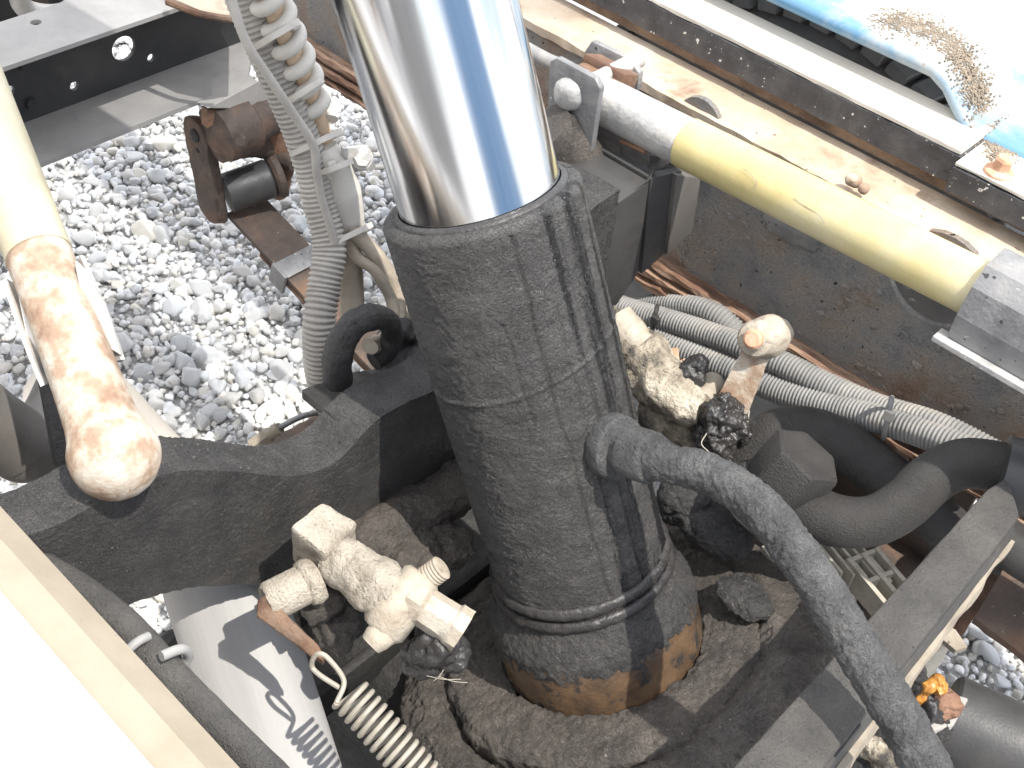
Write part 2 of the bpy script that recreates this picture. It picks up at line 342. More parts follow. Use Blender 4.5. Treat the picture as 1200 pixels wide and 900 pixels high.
def bolt(bm, c, ax, r, h, washer=0, seg=6):
    c = Vector(c); ax = Vector(ax).normalized()
    if washer: lathe(bm, c, ax, [(washer, 0), (washer, h * .22), (washer * .97, h * .26)], 28); c = c + ax * h * .24
    lathe(bm, c, ax, [(r, 0), (r, h * .85), (r * .86, h)], seg)
    return bm

# ------------------------------------------------------------------ ground
GZ = -1.45
bm = NB(); bmesh.ops.create_grid(bm, x_segments=8, y_segments=8, size=60)
for v in bm.verts: v.co.z = GZ - .008
ground = link(bm, 'ground', 'ground_soil', kind='structure', loc=(0, 0, 0), smooth=False)

def stone_shape(k, sub):
    bm = NB(); bmesh.ops.create_icosphere(bm, subdivisions=sub, radius=1); rr = random.Random(k * 31 + 5)
    s = Vector((1, rr.uniform(.68, .95), rr.uniform(.5, .75))); fl = [(Vector((rr.gauss(0, 1), rr.gauss(0, 1), rr.gauss(0, 1))).normalized(), rr.uniform(.5, .8)) for _ in range(7)]
    for v in bm.verts:
        d = v.co.copy()
        for nrm, h in fl:
            t = d.dot(nrm)
            if t > h: d -= nrm * (t - h) * .85
        d *= 1 + .16 * noise.noise(v.co * 1.3 + Vector((k * 3.1, 0, 0)))
        v.co = Vector((d.x * s.x, d.y * s.y, d.z * s.z))
    return bm
rng = np.random.default_rng(3)
shapes = []
for k in range(14):
    b_ = stone_shape(k, 2); b_.verts.ensure_lookup_table()
    shapes.append((np.array([v.co[:] for v in b_.verts], np.float32), np.array([[v.index for v in f.verts] for f in b_.faces], np.int32))); b_.free()
def rotmats(n):
    q = rng.normal(size=(n, 4)); q[:, 1:3] *= .45; q /= np.linalg.norm(q, axis=1)[:, None]; w, x, y, z = q.T
    return np.stack([1 - 2 * (y * y + z * z), 2 * (x * y - z * w), 2 * (x * z + y * w), 2 * (x * y + z * w), 1 - 2 * (x * x + z * z), 2 * (y * z - x * w), 2 * (x * z - y * w), 2 * (y * z + x * w), 1 - 2 * (x * x + y * y)], 1).reshape(n, 3, 3)
def scatter(x0, x1, y0, y1, cell):
    gx, gy = np.meshgrid(np.arange(x0, x1, cell), np.arange(y0, y1, cell)); n = gx.size
    p = np.stack([gx.ravel() + rng.uniform(-.5, .5, n) * cell, gy.ravel() + rng.uniform(-.5, .5, n) * cell, np.zeros(n)], 1)
    return p
pts = np.concatenate([scatter(-2.7, -.8, .15, 1.95, .0145), scatter(-.5, .4, .45, 1.7, .0145)])
rad = np.clip(rng.lognormal(math.log(.0091), .4, len(pts)), .006, .027)
pts[:, 2] = GZ - .004 + rng.uniform(-.004, .010, len(pts)) + rad * .3
cr_ = np.array(ROT.transposed())
cc = pts @ cr_.T; sx = 600 + FPX * cc[:, 0] / -cc[:, 2]; sy = 450 - FPX * cc[:, 1] / -cc[:, 2]
vis = ((sx > 0) & (sx < 370) & (sy > 130) & (sy < 560) & (sx > (sy - 130) * .3 + 20) & (sy > 220 - sx * .42)) | ((sx > 1085) & (sx < 1200) & (sy > 735) & (sy < 850))
cand = np.where(vis)[0]; big = cand[np.argsort(-(rad / -cc[:, 2])[cand] - (pts[cand, 2] > GZ + .004) * .004)][:300]
keep = np.ones(len(pts), bool); keep[big] = False
V = []; F = []; off = 0
kp, kr = pts[keep], rad[keep]; kind = rng.integers(0, 14, len(kp))
for k in range(14):
    s = kind == k; n = s.sum(); sv, sf = shapes[k]
    vv = np.einsum('nij,vj->nvi', rotmats(n), sv) * kr[s][:, None, None] + kp[s][:, None, :]
    V.append(vv.reshape(-1, 3)); F.append((sf[None] + (np.arange(n) * len(sv))[:, None, None] + off).reshape(-1, 3)); off += n * len(sv)
fp = np.concatenate([scatter(-2.7, -.8, .15, 1.95, .0115), scatter(-.5, .4, .45, 1.7, .0115)]); fr_ = rng.uniform(.003, .0062, len(fp)); fp[:, 2] = GZ - .006 + rng.uniform(-.002, .003, len(fp))
b_ = stone_shape(3, 1); b_.verts.ensure_lookup_table(); sv = np.array([v.co[:] for v in b_.verts], np.float32); sf = np.array([[v.index for v in f.verts] for f in b_.faces], np.int32); b_.free(); n = len(fp)
V.append((np.einsum('nij,vj->nvi', rotmats(n), sv) * fr_[:, None, None] + fp[:, None, :]).reshape(-1, 3)); F.append((sf[None] + (np.arange(n) * len(sv))[:, None, None] + off).reshape(-1, 3))
V = np.concatenate(V); F = np.concatenate(F)
me = bpy.data.meshes.new('gravel'); me.vertices.add(len(V)); me.vertices.foreach_set('co', V.ravel().astype(np.float32))
me.loops.add(F.size); me.loops.foreach_set('vertex_index', F.ravel().astype(np.int32)); me.polygons.add(len(F))
me.polygons.foreach_set('loop_start', np.arange(0, F.size, 3, dtype=np.int32)); me.polygons.foreach_set('use_smooth', np.ones(len(F), bool)); me.update(calc_edges=True)
me.materials.append(MATS['stone']); gv = bpy.data.objects.new('gravel', me); COL.objects.link(gv)
gv['kind'] = 'stuff'; gv['label'] = 'white and grey rounded gravel covering the ground under the truck'; gv['category'] = 'gravel'
smesh = []
for k in range(14):
    b_ = stone_shape(k, 3); m_ = bpy.data.meshes.new('stone'); b_.to_mesh(m_); b_.free()
    for p_ in m_.polygons: p_.use_smooth = True
    m_.materials.append(MATS['stone_single']); smesh.append(m_)
for i in big:
    o = bpy.data.objects.new('stone', smesh[int(rng.integers(0, 14))]); COL.objects.link(o); o.parent = ground
    o.location = pts[i]; o.scale = (rad[i],) * 3; o.rotation_euler = (rng.uniform(-.5, .5), rng.uniform(-.5, .5), rng.uniform(0, 6.28))

# ------------------------------------------------------------------ frame rails (run along X)
def wobble_strip(bm, x0, x1, y0, y1, z0, z1, amp, sd, step=.012):
    n = int((x1 - x0) / step); rings = []
    for i in range(n + 1):
        x = x0 + (x1 - x0) * i / n; w = lambda k: amp * noise.fractal(Vector((x * 30, k * 7.3, sd)), .9, 2, 4)
        rings.append([bm.verts.new(p) for p in ((x, y0 + w(1), z0 + w(2)), (x, y1, z0), (x, y1, z1), (x, y0 + w(3), z1 + w(4)))])
    for a, b in zip(rings, rings[1:]):
        for j in range(4): bm.faces.new((a[j], a[(j + 1) % 4], b[(j + 1) % 4], b[j]))
    bm.faces.new(rings[0]); bm.faces.new(rings[-1]); return bm
WY = .992; X0, X1 = -2.6, .7
rr = thing('frame_rail', 'rusty dark steel frame rail with a large round hole behind the gold tube', 'frame rail', (-.4, WY, -.88), 'frame rails of the truck')
h1 = at(1098, 328, Y=WY); h2 = at(818, 143, Y=WY)
bm = prism(NB(), [(X0, WY, -.878), (X1, WY, -.878), (X1, WY, -.683), (X0, WY, -.683)], (0, .007, 0),
           [circle(h1, .052, (1, 0, 0), (0, 0, 1)), circle(h2, .028, (1, 0, 0), (0, 0, 1))])
link(bm, 'web', 'web_rust', rr, smooth=False)
bm = wobble_strip(NB(), X0, X1, WY - .006, 1.06, -.682, -.672, .0018, 3)
link(bm, 'top_flange', 'cream_flange', rr, smooth=False)
bm = wobble_strip(NB(), X0, X1, WY - .02, 1.06, -.884, -.877, .003, 11)
link(bm, 'bottom_flange', 'layer_rust', rr, smooth=False, label='bottom flange with flaking layered rust along its edge')
for i, (d, z) in enumerate(((.026, -.89), (.019, -.896), (.03, -.903), (.022, -.909))):
    bm = wobble_strip(NB(), X0, X1, WY - d, WY + .05, z - .006, z, .004, 20 + i)
    link(bm, 'rust_layer', 'layer_rust', rr, smooth=False)
bm = NB()
for px, py, s in ((1000, 212, .008), (1013, 221, .006)): blob(bm, at(px, py, Y=WY - .004), s, .3, 80, 2)
link(bm, 'weld_lump', 'cream_rust', rr)
bm = NB()
for i in range(160):
    x = R_.uniform(-.75, -.1); z = R_.uniform(-.87, -.7); blob(bm, (x, WY - .001, z), R_.uniform(.002, .0055), .4, 200, 1, i, (1.3, .5, 1))
link(bm, 'rust_scab', 'web_rust', rr, kind='stuff')
bm = blob(NB(), at(925, 268, Y=WY - .002), .03, .35, 40, 4, 5, (1.3, .12, .55)); link(bm, 'sealant_patch', 'grey_steel', rr)

lr = thing('frame_rail', 'frame rail under the white sill in the lower left corner', 'frame rail', (-.4, .158, -.88), 'frame rails of the truck')
bm = NB(); bx(bm, X0, X1, .151, .158, -.878, -.683); link(bm, 'web', 'pure_dark', lr, smooth=False)
bm = NB(); bx(bm, X0, X1, .09, .160, -.682, -.672); link(bm, 'top_flange', 'dusty_steel', lr, smooth=False)
bm = NB(); bx(bm, X0, X1, .09, .172, -.884, -.8785); link(bm, 'bottom_flange', 'rust', lr, smooth=False)

# sills on the rails
rs = thing('sub_frame_sill', 'black edged sill with a bright white top beyond the rusty rail', 'sill', (-.6, 1.09, -.68), 'sills on top of the frame rails')
bm = wobble_strip(NB(), X0, -.333, 1.05, 1.112, -.652, -.620, .0012, 41, .008); link(bm, 'side_face', 'black_paint', rs, smooth=False)
bm = NB(); bx(bm, X0, X1, 1.066, 1.105, -.672, -.6525); link(bm, 'lower_strip', 'brown_shelf', rs, smooth=False)
bm = wobble_strip(NB(), X0, -.335, 1.0515, 1.116, -.619, -.615, .0008, 47, .01); link(bm, 'top_plate', 'white_dusty', rs, smooth=False)
bm = wobble_strip(NB(), -.332, X1, 1.036, 1.31, -.652, -.625, .0015, 50, .01); link(bm, 'end_edge', 'black_paint', rs, smooth=False)
bm = wobble_strip(NB(), -.332, X1, 1.038, 1.31, -.6235, -.6205, .001, 53, .01); link(bm, 'end_plate', 'white_dusty', rs, smooth=False)
b = thing('hex_bolt', 'rusty orange flange bolt standing on the white sill end', 'bolt', at(1170, 203, Z=-.6205))
p = Vector(b.location); bm = lathe(NB(), p, (.05, 0, 1), [(.0145, 0), (.0145, .003), (.009, .0065)], 32); link(bm, 'flange', 'copper_rust', b)
bm = lathe(NB(), p + Vector((0, 0, .005)), (.05, 0, 1), [(.0095, 0), (.0095, .011), (.0075, .0135)], 6); link(bm, 'head', 'copper_rust', b, smooth=False)

ls = thing('sub_frame_sill', 'wide white sill with a beige bevelled edge in the lower left corner', 'sill', (-.4, .08, -.672), 'sills on top of the frame rails')
prof = [(.168, -.66), (.168, -.637), (.150, -.619), (.128, -.6165), (.03, -.6165), (.03, -.66)]
bm = NB(); ra = [bm.verts.new((X0, y, z)) for y, z in prof]; rb = [bm.verts.new((X1, y, z)) for y, z in prof]
for i in range(6): bm.faces.new((ra[i], ra[(i + 1) % 6], rb[(i + 1) % 6], rb[i]))
bm.faces.new(ra); bm.faces.new(rb); link(bm, 'bevelled_edge', 'beige_edge', ls, smooth=False)
bm = NB(); bx(bm, X0, X1, .034, .129, -.6164, -.6135, .001); link(bm, 'top_plate', 'white_paint', ls, smooth=False)

# brake pipe beside the white sill with its clip
p0, p1 = at(95, 690, Y=.188), at(350, 945, Y=.2)
pb = thing('brake_pipe', 'dark grey pipe running beside the white sill', 'pipe', p1)
bm = tube(NB(), [Vector((p0.x - .3, .10, -.70)), Vector((p0.x - .12, .15, -.695)), p0 + (p1 - p0) * .08, p0.lerp(p1, .5), p1], .0125, 18, 60, jit=.0006, fr=120); link(bm, 'pipe', 'grime_dusty', pb)
c = at(163, 768, Y=.187); ax = (p1 - p0).normalized(); u, v, w = frame(ax, up); bm = NB()
tube(bm, [c + (u * math.cos(a) + v * math.sin(a)) * .0165 for a in np.linspace(.2, 4.3, 9)], .0032, 10, 40)
tube(bm, [c + ax * .02 + u * .016 + v * .010, c + ax * .022 + u * .022 - v * .004, c + ax * .022 + u * .014 - v * .018, c + ax * .02 - u * .004 - v * .02], .0036, 10, 30)
link(bm, 'hook_clip', 'conduit', pb)

# ------------------------------------------------------------------ rear cross member (channel along Y), upper left
cm = thing('cross_member', 'dusty grey channel cross member with round holes in its web', 'cross member', (-1.15, .5, -.79))
XF, XB = -1.1, -1.18
bm = prism(NB(), [(XB, .0, -.786), (XB, .85, -.786), (XB, .85, -.67), (XB, .0, -.67)], (-.005, 0, 0),
           [circle(at(px, py, X=XB), r, (0, 1, 0), (0, 0, 1), 20) for px, py, r in ((145, 57, .0155), (177, 68, .005), (87, 101, .0055), (12, 106, .0055))])
link(bm, 'web', 'smooth_dark', cm, smooth=False)
bm = prism(NB(), [(XB - .005, 0, -.664), (XB - .005, .83, -.664), (XF - .01, .77, -.664), (XF, .7, -.664), (XF, 0, -.664)], (0, 0, -.005), [circle(at(42, 26, Z=-.664), .006, (1, 0, 0), (0, 1, 0), 18)], 0)
link(bm, 'top_flange', 'dusty_steel', cm, smooth=False)
bm = prism(NB(), [(XB - .005, 0, -.787), (XB - .005, .84, -.787), (XF, .765, -.787), (XF, 0, -.787)], (0, 0, -.006)); link(bm, 'bottom_flange', 'dusty_steel', cm, smooth=False)
for px, py in ((27, 75), (35, 120)):
    bm = lathe(NB(), at(px, py, X=XB + .001), (1, 0, 0), [(.007, 0), (.006, .005)], 6); link(bm, 'rivet', 'dark_steel', cm)
g = thing('gusset_plate', 'cream triangular gusset plate above the corrugated conduit', 'gusset', (-1.22, .8, -.66))
bm = prism(NB(), [at(195, -5, Z=-.655), at(235, 12, Z=-.655), at(272, 20, Z=-.655), at(300, 18, Z=-.655), at(300, -40, Z=-.655), at(180, -50, Z=-.655)], (0, 0, -.006)); link(bm, 'plate', 'cream_flange', g, smooth=False)
bm = NB(); tube(bm, [at(196, 2, Z=-.65), at(238, 17, Z=-.65), at(285, 24, Z=-.65)], .004, 8, 30); link(bm, 'rolled_edge', 'rust', g)
bh = thing('shade_backfill', 'black gearbox housing added as the shade behind the grey cross member', 'backfill', (-1.6, .5, -1.05))  # added black body, stands in for the shade behind the channel
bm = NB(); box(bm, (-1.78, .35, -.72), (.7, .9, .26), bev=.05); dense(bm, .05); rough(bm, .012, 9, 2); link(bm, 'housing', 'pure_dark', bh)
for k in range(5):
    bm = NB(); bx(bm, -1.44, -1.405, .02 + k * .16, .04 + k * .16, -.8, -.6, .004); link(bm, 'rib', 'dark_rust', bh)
bm = NB(); tube(bm, [at(20, -20, X=-1.3), at(30, 10, X=-1.32), at(75, 14, X=-1.34), at(110, -20, X=-1.34)], .012, 12, 30); link(bm, 'pipe', 'galvanised', bh)
bk = thing('rail_bracket', 'rusty folded bracket joining the grey cross member to the spring hanger', 'bracket', (-1.13, .8, -.83))
bm = prism(NB(), [at(243, 127, X=-1.08), at(303, 95, X=-1.08), at(330, 118, X=-1.08), at(318, 128, X=-1.08)], (-.05, 0, -.004), bev=.001); link(bm, 'top_plate', 'dusty_steel', bk, smooth=False)
bm = prism(NB(), [at(243, 129, X=-1.085), at(318, 131, X=-1.085), at(306, 148, X=-1.085), at(288, 133, X=-1.085), at(262, 140, X=-1.085), at(243, 150, X=-1.085)], (-.012, 0, 0)); link(bm, 'face_plate', 'rust', bk, smooth=False)

# ------------------------------------------------------------------ spring hanger, shackle, leaf
hg = thing('spring_hanger', 'rusty spring hanger casting holding the shackle over the gravel', 'hanger', (-1.1, .76, -.9))
SY = .74
c = at(285, 160, Y=.76); bm = NB(); e = 0
lathe(bm, at(250, 160, Y=.70), Vector((0, 1, .0)), [(.02, 0), (.036, .004), (.036, .05), (.03, .055), (.028, .085), (.02, .09)], 30); dense(bm, .012); rough(bm, .003, 50, 4); link(bm, 'eye_casting', 'dark_rust', hg)
bm = NB(); tube(bm, [at(262, 158, Y=.74), at(300, 168, Y=.77), at(322, 180, Y=.79), at(345, 190, Y=.80)], [.03, .022, .012, .011], 16, 30, jit=.002, fr=60); link(bm, 'web_arm', 'dark_rust', hg)
bm = NB(); tube(bm, [at(318, 118, Y=.8), at(322, 150, Y=.8), at(330, 190, Y=.8), at(326, 225, Y=.8)], [.02, .022, .016, .014], 14, 24, jit=.002, fr=60); link(bm, 'rear_lug', 'rust', hg)
bm = NB(); bolt(bm, at(283, 164, Y=.70), (.6, -.6, .3), .007, .007); link(bm, 'grease_nipple', 'dark_rust', hg)
sk = thing('shackle_plate', 'rounded dark rusty shackle plate hanging at the left of the bushing', 'shackle plate', at(257, 250, Y=.70))
top, bot = at(240, 156, Y=.71), at(256, 243, Y=.71); u = (bot - top).normalized(); q = Vector((0, -1, .0)).cross(u).normalized()
poly = []; r = .0225
for a in np.linspace(0, PI, 11): poly.append(top + q * math.cos(a) * r - u * math.sin(a) * r)
for a in np.linspace(PI, 2 * PI, 11): poly.append(bot + q * math.cos(a) * r - u * math.sin(a) * r)
bm = prism(NB(), poly, (-.004, -.014, .003), bev=.002); dense(bm, .01); rough(bm, .0012, 60, 3); link(bm, 'plate', 'dark_rust', sk)
bm = NB(); lathe(bm, top + Vector((0, -.013, .002)), (0, -1, .1), [(.009, 0), (.009, .003), (.005, .005)], 20); lathe(bm, top + u * .02 + Vector((0, -.013, .002)), (0, -1, .1), [(.004, 0), (.003, .003)], 10); link(bm, 'pin', 'pure_dark', sk)
bs = thing('spring_bushing', 'dark grey cylindrical bushing between the shackle plates', 'bushing', at(295, 240, Y=.76))
a_, b_ = at(264, 227, Y=.715), at(318, 208, Y=.775); bm = lathe(NB(), a_, b_ - a_, [(.022, 0), (.026, .002), (.026, (b_ - a_).length - .004), (.022, (b_ - a_).length)], 36); link(bm, 'sleeve', 'smooth_dark', bs)
bm = lathe(NB(), b_, b_ - a_, [(.026, 0), (.03, .004), (.03, .012), (.02, .014)], 30); link(bm, 'end_ring', 'dark_rust', bs)
lf = thing('leaf_spring', 'flat brown leaf spring sloping down from the bushing behind the conduit', 'leaf spring', at(370, 330, Y=.75))
A, B = at(288, 238, Y=.745), at(490, 455, Y=.745); d = (B - A); u = d.normalized(); side = Vector((0, 1, 0)); nrm = side.cross(u).normalized()
if nrm.z < 0: nrm = -nrm
for k in range(2):
    bm = NB(); s_ = .0 if k == 0 else .07
    box(bm, (A + u * s_ + B) / 2 - nrm * (.006 + k * .0085), (d.length - s_, .06, .0075), u, side, .0012); dense(bm, .02); rough(bm, .0008, 50, k)
    link(bm, 'leaf', 'dark_rust' if k == 0 else 'rust', lf)
bm = NB(); c = A + u * .115
box(bm, c + nrm * .001, (.028, .066, .004), u, side, .001); box(bm, c - side * .034 - nrm * .012, (.028, .005, .034), u, side, .001); link(bm, 'clip', 'grey_steel', lf)

# ------------------------------------------------------------------ black cross beam carrying the hoist (along Y)
XBm = -.55
bt = thing('cross_beam', 'thick black dropped-centre cross beam crusted with soot behind the cylinder', 'cross beam', (-.59, .57, -.85))
topl = [(-30, 655), (20, 632), (70, 614), (120, 586), (160, 567), (190, 557), (224, 551), (280, 553), (348, 558), (395, 540), (420, 514), (445, 490), (480, 470), (520, 450)]
tp = [at(x, y, X=XBm) for x, y in topl]; tp = [(p.y, p.z) for p in tp]
tp += [(.66, -.757), (.70, -.73), (.73, -.69), (.76, -.668), (.80, -.664)]
bl = [at(x, y, X=XBm) for x, y in [(-30, 775), (60, 742), (120, 722), (160, 706), (200, 694), (230, 688), (270, 686), (320, 685), (335, 692)]]
bp = [(p.y, p.z) for p in bl] + [(.45, -.93), (.6, -.94), (.72, -.93), (.78, -.87), (.80, -.82)]
def strip(bm, tp, bp, x0, x1, n=70):
    T = [p.xy for p in spline([(y, z, 0) for y, z in tp], n)]; Bt = [p.xy for p in spline([(y, z, 0) for y, z in bp], n)]; rings = []
    for t, b in zip(T, Bt): rings.append([bm.verts.new((x0, t[0], t[1])), bm.verts.new((x1, t[0], t[1])), bm.verts.new((x1, b[0], b[1])), bm.verts.new((x0, b[0], b[1]))])
    for a, b in zip(rings, rings[1:]):
        for j in range(4): bm.faces.new((a[j], a[(j + 1) % 4], b[(j + 1) % 4], b[j]))
    bm.faces.new(rings[0]); bm.faces.new(rings[-1]); return bm
bm = strip(NB(), tp, bp, -.597, XBm); es = [e for e in bm.edges if len(e.link_faces) == 2 and e.calc_face_angle(0) > .9]
bmesh.ops.bevel(bm, geom=es, offset=.005, segments=2, affect='EDGES'); dense(bm, .0032); rough(bm, .0008, 40, 1, 2); rough(bm, .0009, 260, 2, 2)
beam = link(bm, 'beam', 'grime', bt)
TPD = [p.xy for p in spline([(y, z, 0) for y, z in tp], 400)]; bm = NB()
for i in range(260):
    y = R_.uniform(.17, .45) if i % 3 else R_.uniform(.15, .24); q = min(TPD, key=lambda t: abs(t[0] - y)); x = R_.uniform(-.593, -.555)
    if R_.random() < .4: blob(bm, (XBm, y, q[1] - R_.uniform(.01, .12)), R_.uniform(.0004, .0009), .3, 200, 1, i)
    else: blob(bm, (x, y, q[1] - .0006), R_.uniform(.0008, .0018), .3, 200, 1, i)
link(bm, 'dust_grain', 'grime_dusty', bt, kind='stuff')
# right-hand end: smooth box section with a mitred face and end plate
p = lambda x, y: at(x, y, X=XBm)
bm = prism(NB(), [p(690, 262), p(762, 212), p(748, 322), p(722, 360), p(700, 350)], (-.09, 0, 0), bev=.003); link(bm, 'end_box', 'smooth_dark', bt)
bm = prism(NB(), [p(763, 209), p(800, 200), p(788, 290), p(752, 322)], (-.08, 0, 0), bev=.002); link(bm, 'end_box', 'smooth_dark', bt)
bm = prism(NB(), [at(690, 258, X=-.56), at(700, 238, X=-.62), at(752, 178, X=-.6), at(775, 184, X=-.56), at(762, 211, X=-.548)], (-.01, 0, -.012), bev=.002); link(bm, 'sloped_cover', 'smooth_dark', bt)
bm = prism(NB(), [at(793, 205, X=-.545), at(822, 208, X=-.545), at(812, 272, X=-.545), at(782, 300, X=-.545)], (-.09, .0, 0), bev=.002); link(bm, 'end_plate', 'exhaust', bt, label='dusty brown end plate against the rusty rail')
bm = NB(); tube(bm, [at(640, 150, X=-.66), at(690, 195, X=-.63), at(715, 220, X=-.62)], .028, 18, 20, jit=.003, fr=60); link(bm, 'weld_boss', 'grime_soil', bt)
# ring bracket on the beam
bm = prism(NB(), [at(352, 456, X=-.63), at(398, 440, X=-.665), at(470, 425, X=-.665), at(505, 452, X=-.62), at(480, 480, X=-.59), at(393, 490, X=-.58)], (0, 0, -.012), bev=.002); dense(bm, .012); rough(bm, .001, 80, 5); link(bm, 'ring_plate', 'grime', bt)
c = at(432, 408, X=-.635); q = at(1, 0, d=1) ; bm = NB()
tube(bm, [at(396, 448, X=-.625), at(396, 415, X=-.625), at(408, 388, X=-.625), at(428, 373, X=-.625), at(450, 374, X=-.63), at(460, 390, X=-.635), at(452, 412, X=-.635), at(438, 424, X=-.635)], [.014, .014, .0135, .013, .012, .011, .011, .01], 16, 40, jit=.0015, fr=90); link(bm, 'ring', 'grime', bt)
bm = blob(NB(), at(480, 430, X=-.63), .028, .35, 45, 4, 3, (1, 1.3, .6)); blob(bm, at(470, 395, X=-.66), .02, .35, 45, 4, 6); link(bm, 'soot_lump', 'grime', bt)

# ------------------------------------------------------------------ hydraulic cylinder
AT = at(563, 231, d=.945); AB = at(682, 663, d=1.12); AX = (AT - AB).normalized(); LB = (AT - AB).length
cyl = thing('hydraulic_cylinder', 'large chrome hydraulic ram rising from a soot-crusted black barrel', 'hydraulic cylinder', AB - AX * .12)
camdir = (-AB).normalized()
CX, CY, CZ = frame(AX, camdir)                       # angle 0 of the barrel looks at the camera
RB = .0812
SEAMS = [(.18, .05, .98, .0022), (.42, .0, .8, .0016), (.62, .02, .62, .003), (.72, 0, .7, .0022), (.9, .5, 1.0, .002), (-.1, .55, .8, .0015)]
def barrel_disp(a, h, r):
    t = h / LB; a = (a + PI) % (2 * PI) - PI
    q = Vector((math.cos(a) * 13, math.sin(a) * 13, h * 240))
    w = noise.fractal(q + Vector((0, 0, 3 * noise.noise(Vector((a * 6, h * 30, 1))))), .8, 2, 4)
    d = .00075 * w + .0005 * noise.fractal(Vector((math.cos(a) * 4, math.sin(a) * 4, h * 22)), 1, 2, 3)
    for sa, t0, t1, dep in SEAMS:
        k = a - sa - .05 * noise.noise(Vector((h * 25, sa * 9, 0))) + .04 * (t - .5)
        if t0 < t < t1 and abs(k) < .12: d -= dep * math.exp(-(k / .022) ** 2)
    k = t - .64 - .05 * math.sin(a - .3) * .6
    d += .0016 * math.exp(-(k / .006) ** 2)
    if t > .985: d -= .004 * ((t - .985) / .015) ** 2
    if .62 < t and abs(a - .98) < .02: d -= .002
    return d
prof = [(RB, h) for h in np.linspace(0, LB, 440)] + [(RB - .006, LB + .0015), (RB - .011, LB - .001), (RB - .012, LB - .02)]
bm = lathe(NB(), (0, 0, 0), (0, 0, 1), prof, 320, barrel_disp, (1, 0, 0)); bmesh.ops.recalc_face_normals(bm, faces=bm.faces)
for f in bm.faces: f.smooth = True
me = bpy.data.meshes.new('barrel'); bm.to_mesh(me); bm.free(); me.materials.append(MATS['grime_barrel'])
barrel = bpy.data.objects.new('barrel', me); COL.objects.link(barrel); barrel.parent = cyl
barrel.matrix_local = Matrix.Translation(AB - cyl.location) @ Matrix((CX, CY, CZ)).transposed().to_4x4()
bm = lathe(NB(), AT - AX * .012, AX, [(.068, 0), (.0715, .003), (.0715, .013), (.0695, .0155), (.0665, .0165), (.066, 0)], 90, cap=False); link(bm, 'wiper_seal', 'grime_wet', cyl)
# chrome rod: mesh in its own axis frame so that the brushing follows the axis
RL = 1.55; bm = NB(); lathe(bm, (0, 0, 0), (0, 0, 1), [(.0655, -.04), (.0655, RL)], 160, cap=False)
for f in bm.faces: f.smooth = True
me = bpy.data.meshes.new('rod'); bm.to_mesh(me); bm.free(); me.materials.append(MATS['chrome'])
ro = bpy.data.objects.new('rod', me); COL.objects.link(ro); ro.parent = cyl
ro.matrix_local = Matrix.Translation(AT - cyl.location) @ Matrix((CX, CY, CZ)).transposed().to_4x4()
TPD = [p.xy for p in spline([(y, z, 0) for y, z in tp], 400)]; bm = NB()
for i in range(260):                                  # pitted scratch line in the chrome
    h = R_.uniform(.012, .30); a = .21 + R_.gauss(0, .006); q = AT + AX * h + (CX * math.cos(a) + CY * math.sin(a)) * .0655
    box(bm, q, (R_.uniform(.0004, .001), R_.uniform(.0005, .0015), R_.uniform(.0006, .003)), CX * math.cos(a) + CY * math.sin(a), AX)
link(bm, 'pitting', 'white_paint', ro, kind='stuff', smooth=False)
# weld bead ring and collar
bm = NB()
for k, (h, r) in enumerate(((.012, .0815), (-.002, .0828))):
    lathe(bm, AB, AX, [(r + .0045 * math.sin(s), h + .006 * -math.cos(s)) for s in np.linspace(0, PI, 9)], 180, lambda a, h, r: .0012 * noise.fractal(Vector((math.cos(a) * 9, math.sin(a) * 9, h * 90)), 1, 2, 3), camdir, False)
link(bm, 'weld_bead', 'grime_wet', cyl)
lead = lambda a, h, r: .0016 * noise.fractal(Vector((math.cos(a) * 7, math.sin(a) * 7, h * 90)), .9, 2, 4)
bm = lathe(NB(), AB, AX, [(.081, .0), (.085, -.012), (.0955, -.03), (.0985, -.038), (.0988, -.046)], 260, lead, camdir); 
for v in bm.verts:
    q = v.co - AB; hh = q.dot(AX)
    if hh < -.040: a = math.atan2(q.dot(CY), q.dot(CX)); v.co += AX * (.012 * noise.fractal(Vector((math.cos(a) * 5, math.sin(a) * 5, 2)), .8, 2, 5) - .004)
dense(bm, .004); rough(bm, .0013, 230, 3, 3)
link(bm, 'collar', 'grime', cyl)
bm = lathe(NB(), AB, AX, [(.097, -.04), (.0985, -.046), (.0982, -.088), (.096, -.13), (.09, -.135)], 160, lambda a, h, r: .0006 * noise.noise(Vector((a * 5, h * 40, 0))), camdir); link(bm, 'base_ring', 'oily_brown', cyl)

# ------------------------------------------------------------------ swivel base casting round the cylinder foot
sb = thing('swivel_base', 'lumpy black base casting caked in soot around the foot of the cylinder', 'base casting', AB - AX * .2)
def lump(a, h, r): return .0025 * noise.fractal(Vector((math.cos(a) * r * 40, math.sin(a) * r * 40, h * 40)), .85, 2, 5) + (.006 if r > .12 else .002) * noise.noise(Vector((math.cos(a) * 2, math.sin(a) * 2, 4)))
O = AB - AX * .093
def fine(bm, ln=.0034, a=.0024, seed=1):
    dense(bm, ln); rough(bm, a, 75, seed, 3); rough(bm, a * .8, 210, seed + 3, 3); return bm
bm = lathe(NB(), O, AX, [(.0985, -.05), (.0988, -.004), (.1, .002), (.108, .004), (.13, .004), (.15, .003), (.157, -.004), (.156, -.05)], 150, lump, camdir, False)
link(fine(bm), 'bearing_ring', 'grime_soil', sb, angle=80)
bm = lathe(NB(), O, AX, [(.150, -.06), (.152, -.014), (.158, -.010), (.166, -.004), (.186, -.006), (.207, -.018), (.218, -.05), (.214, -.12), (.2, -.18)], 150, lump, camdir, False)
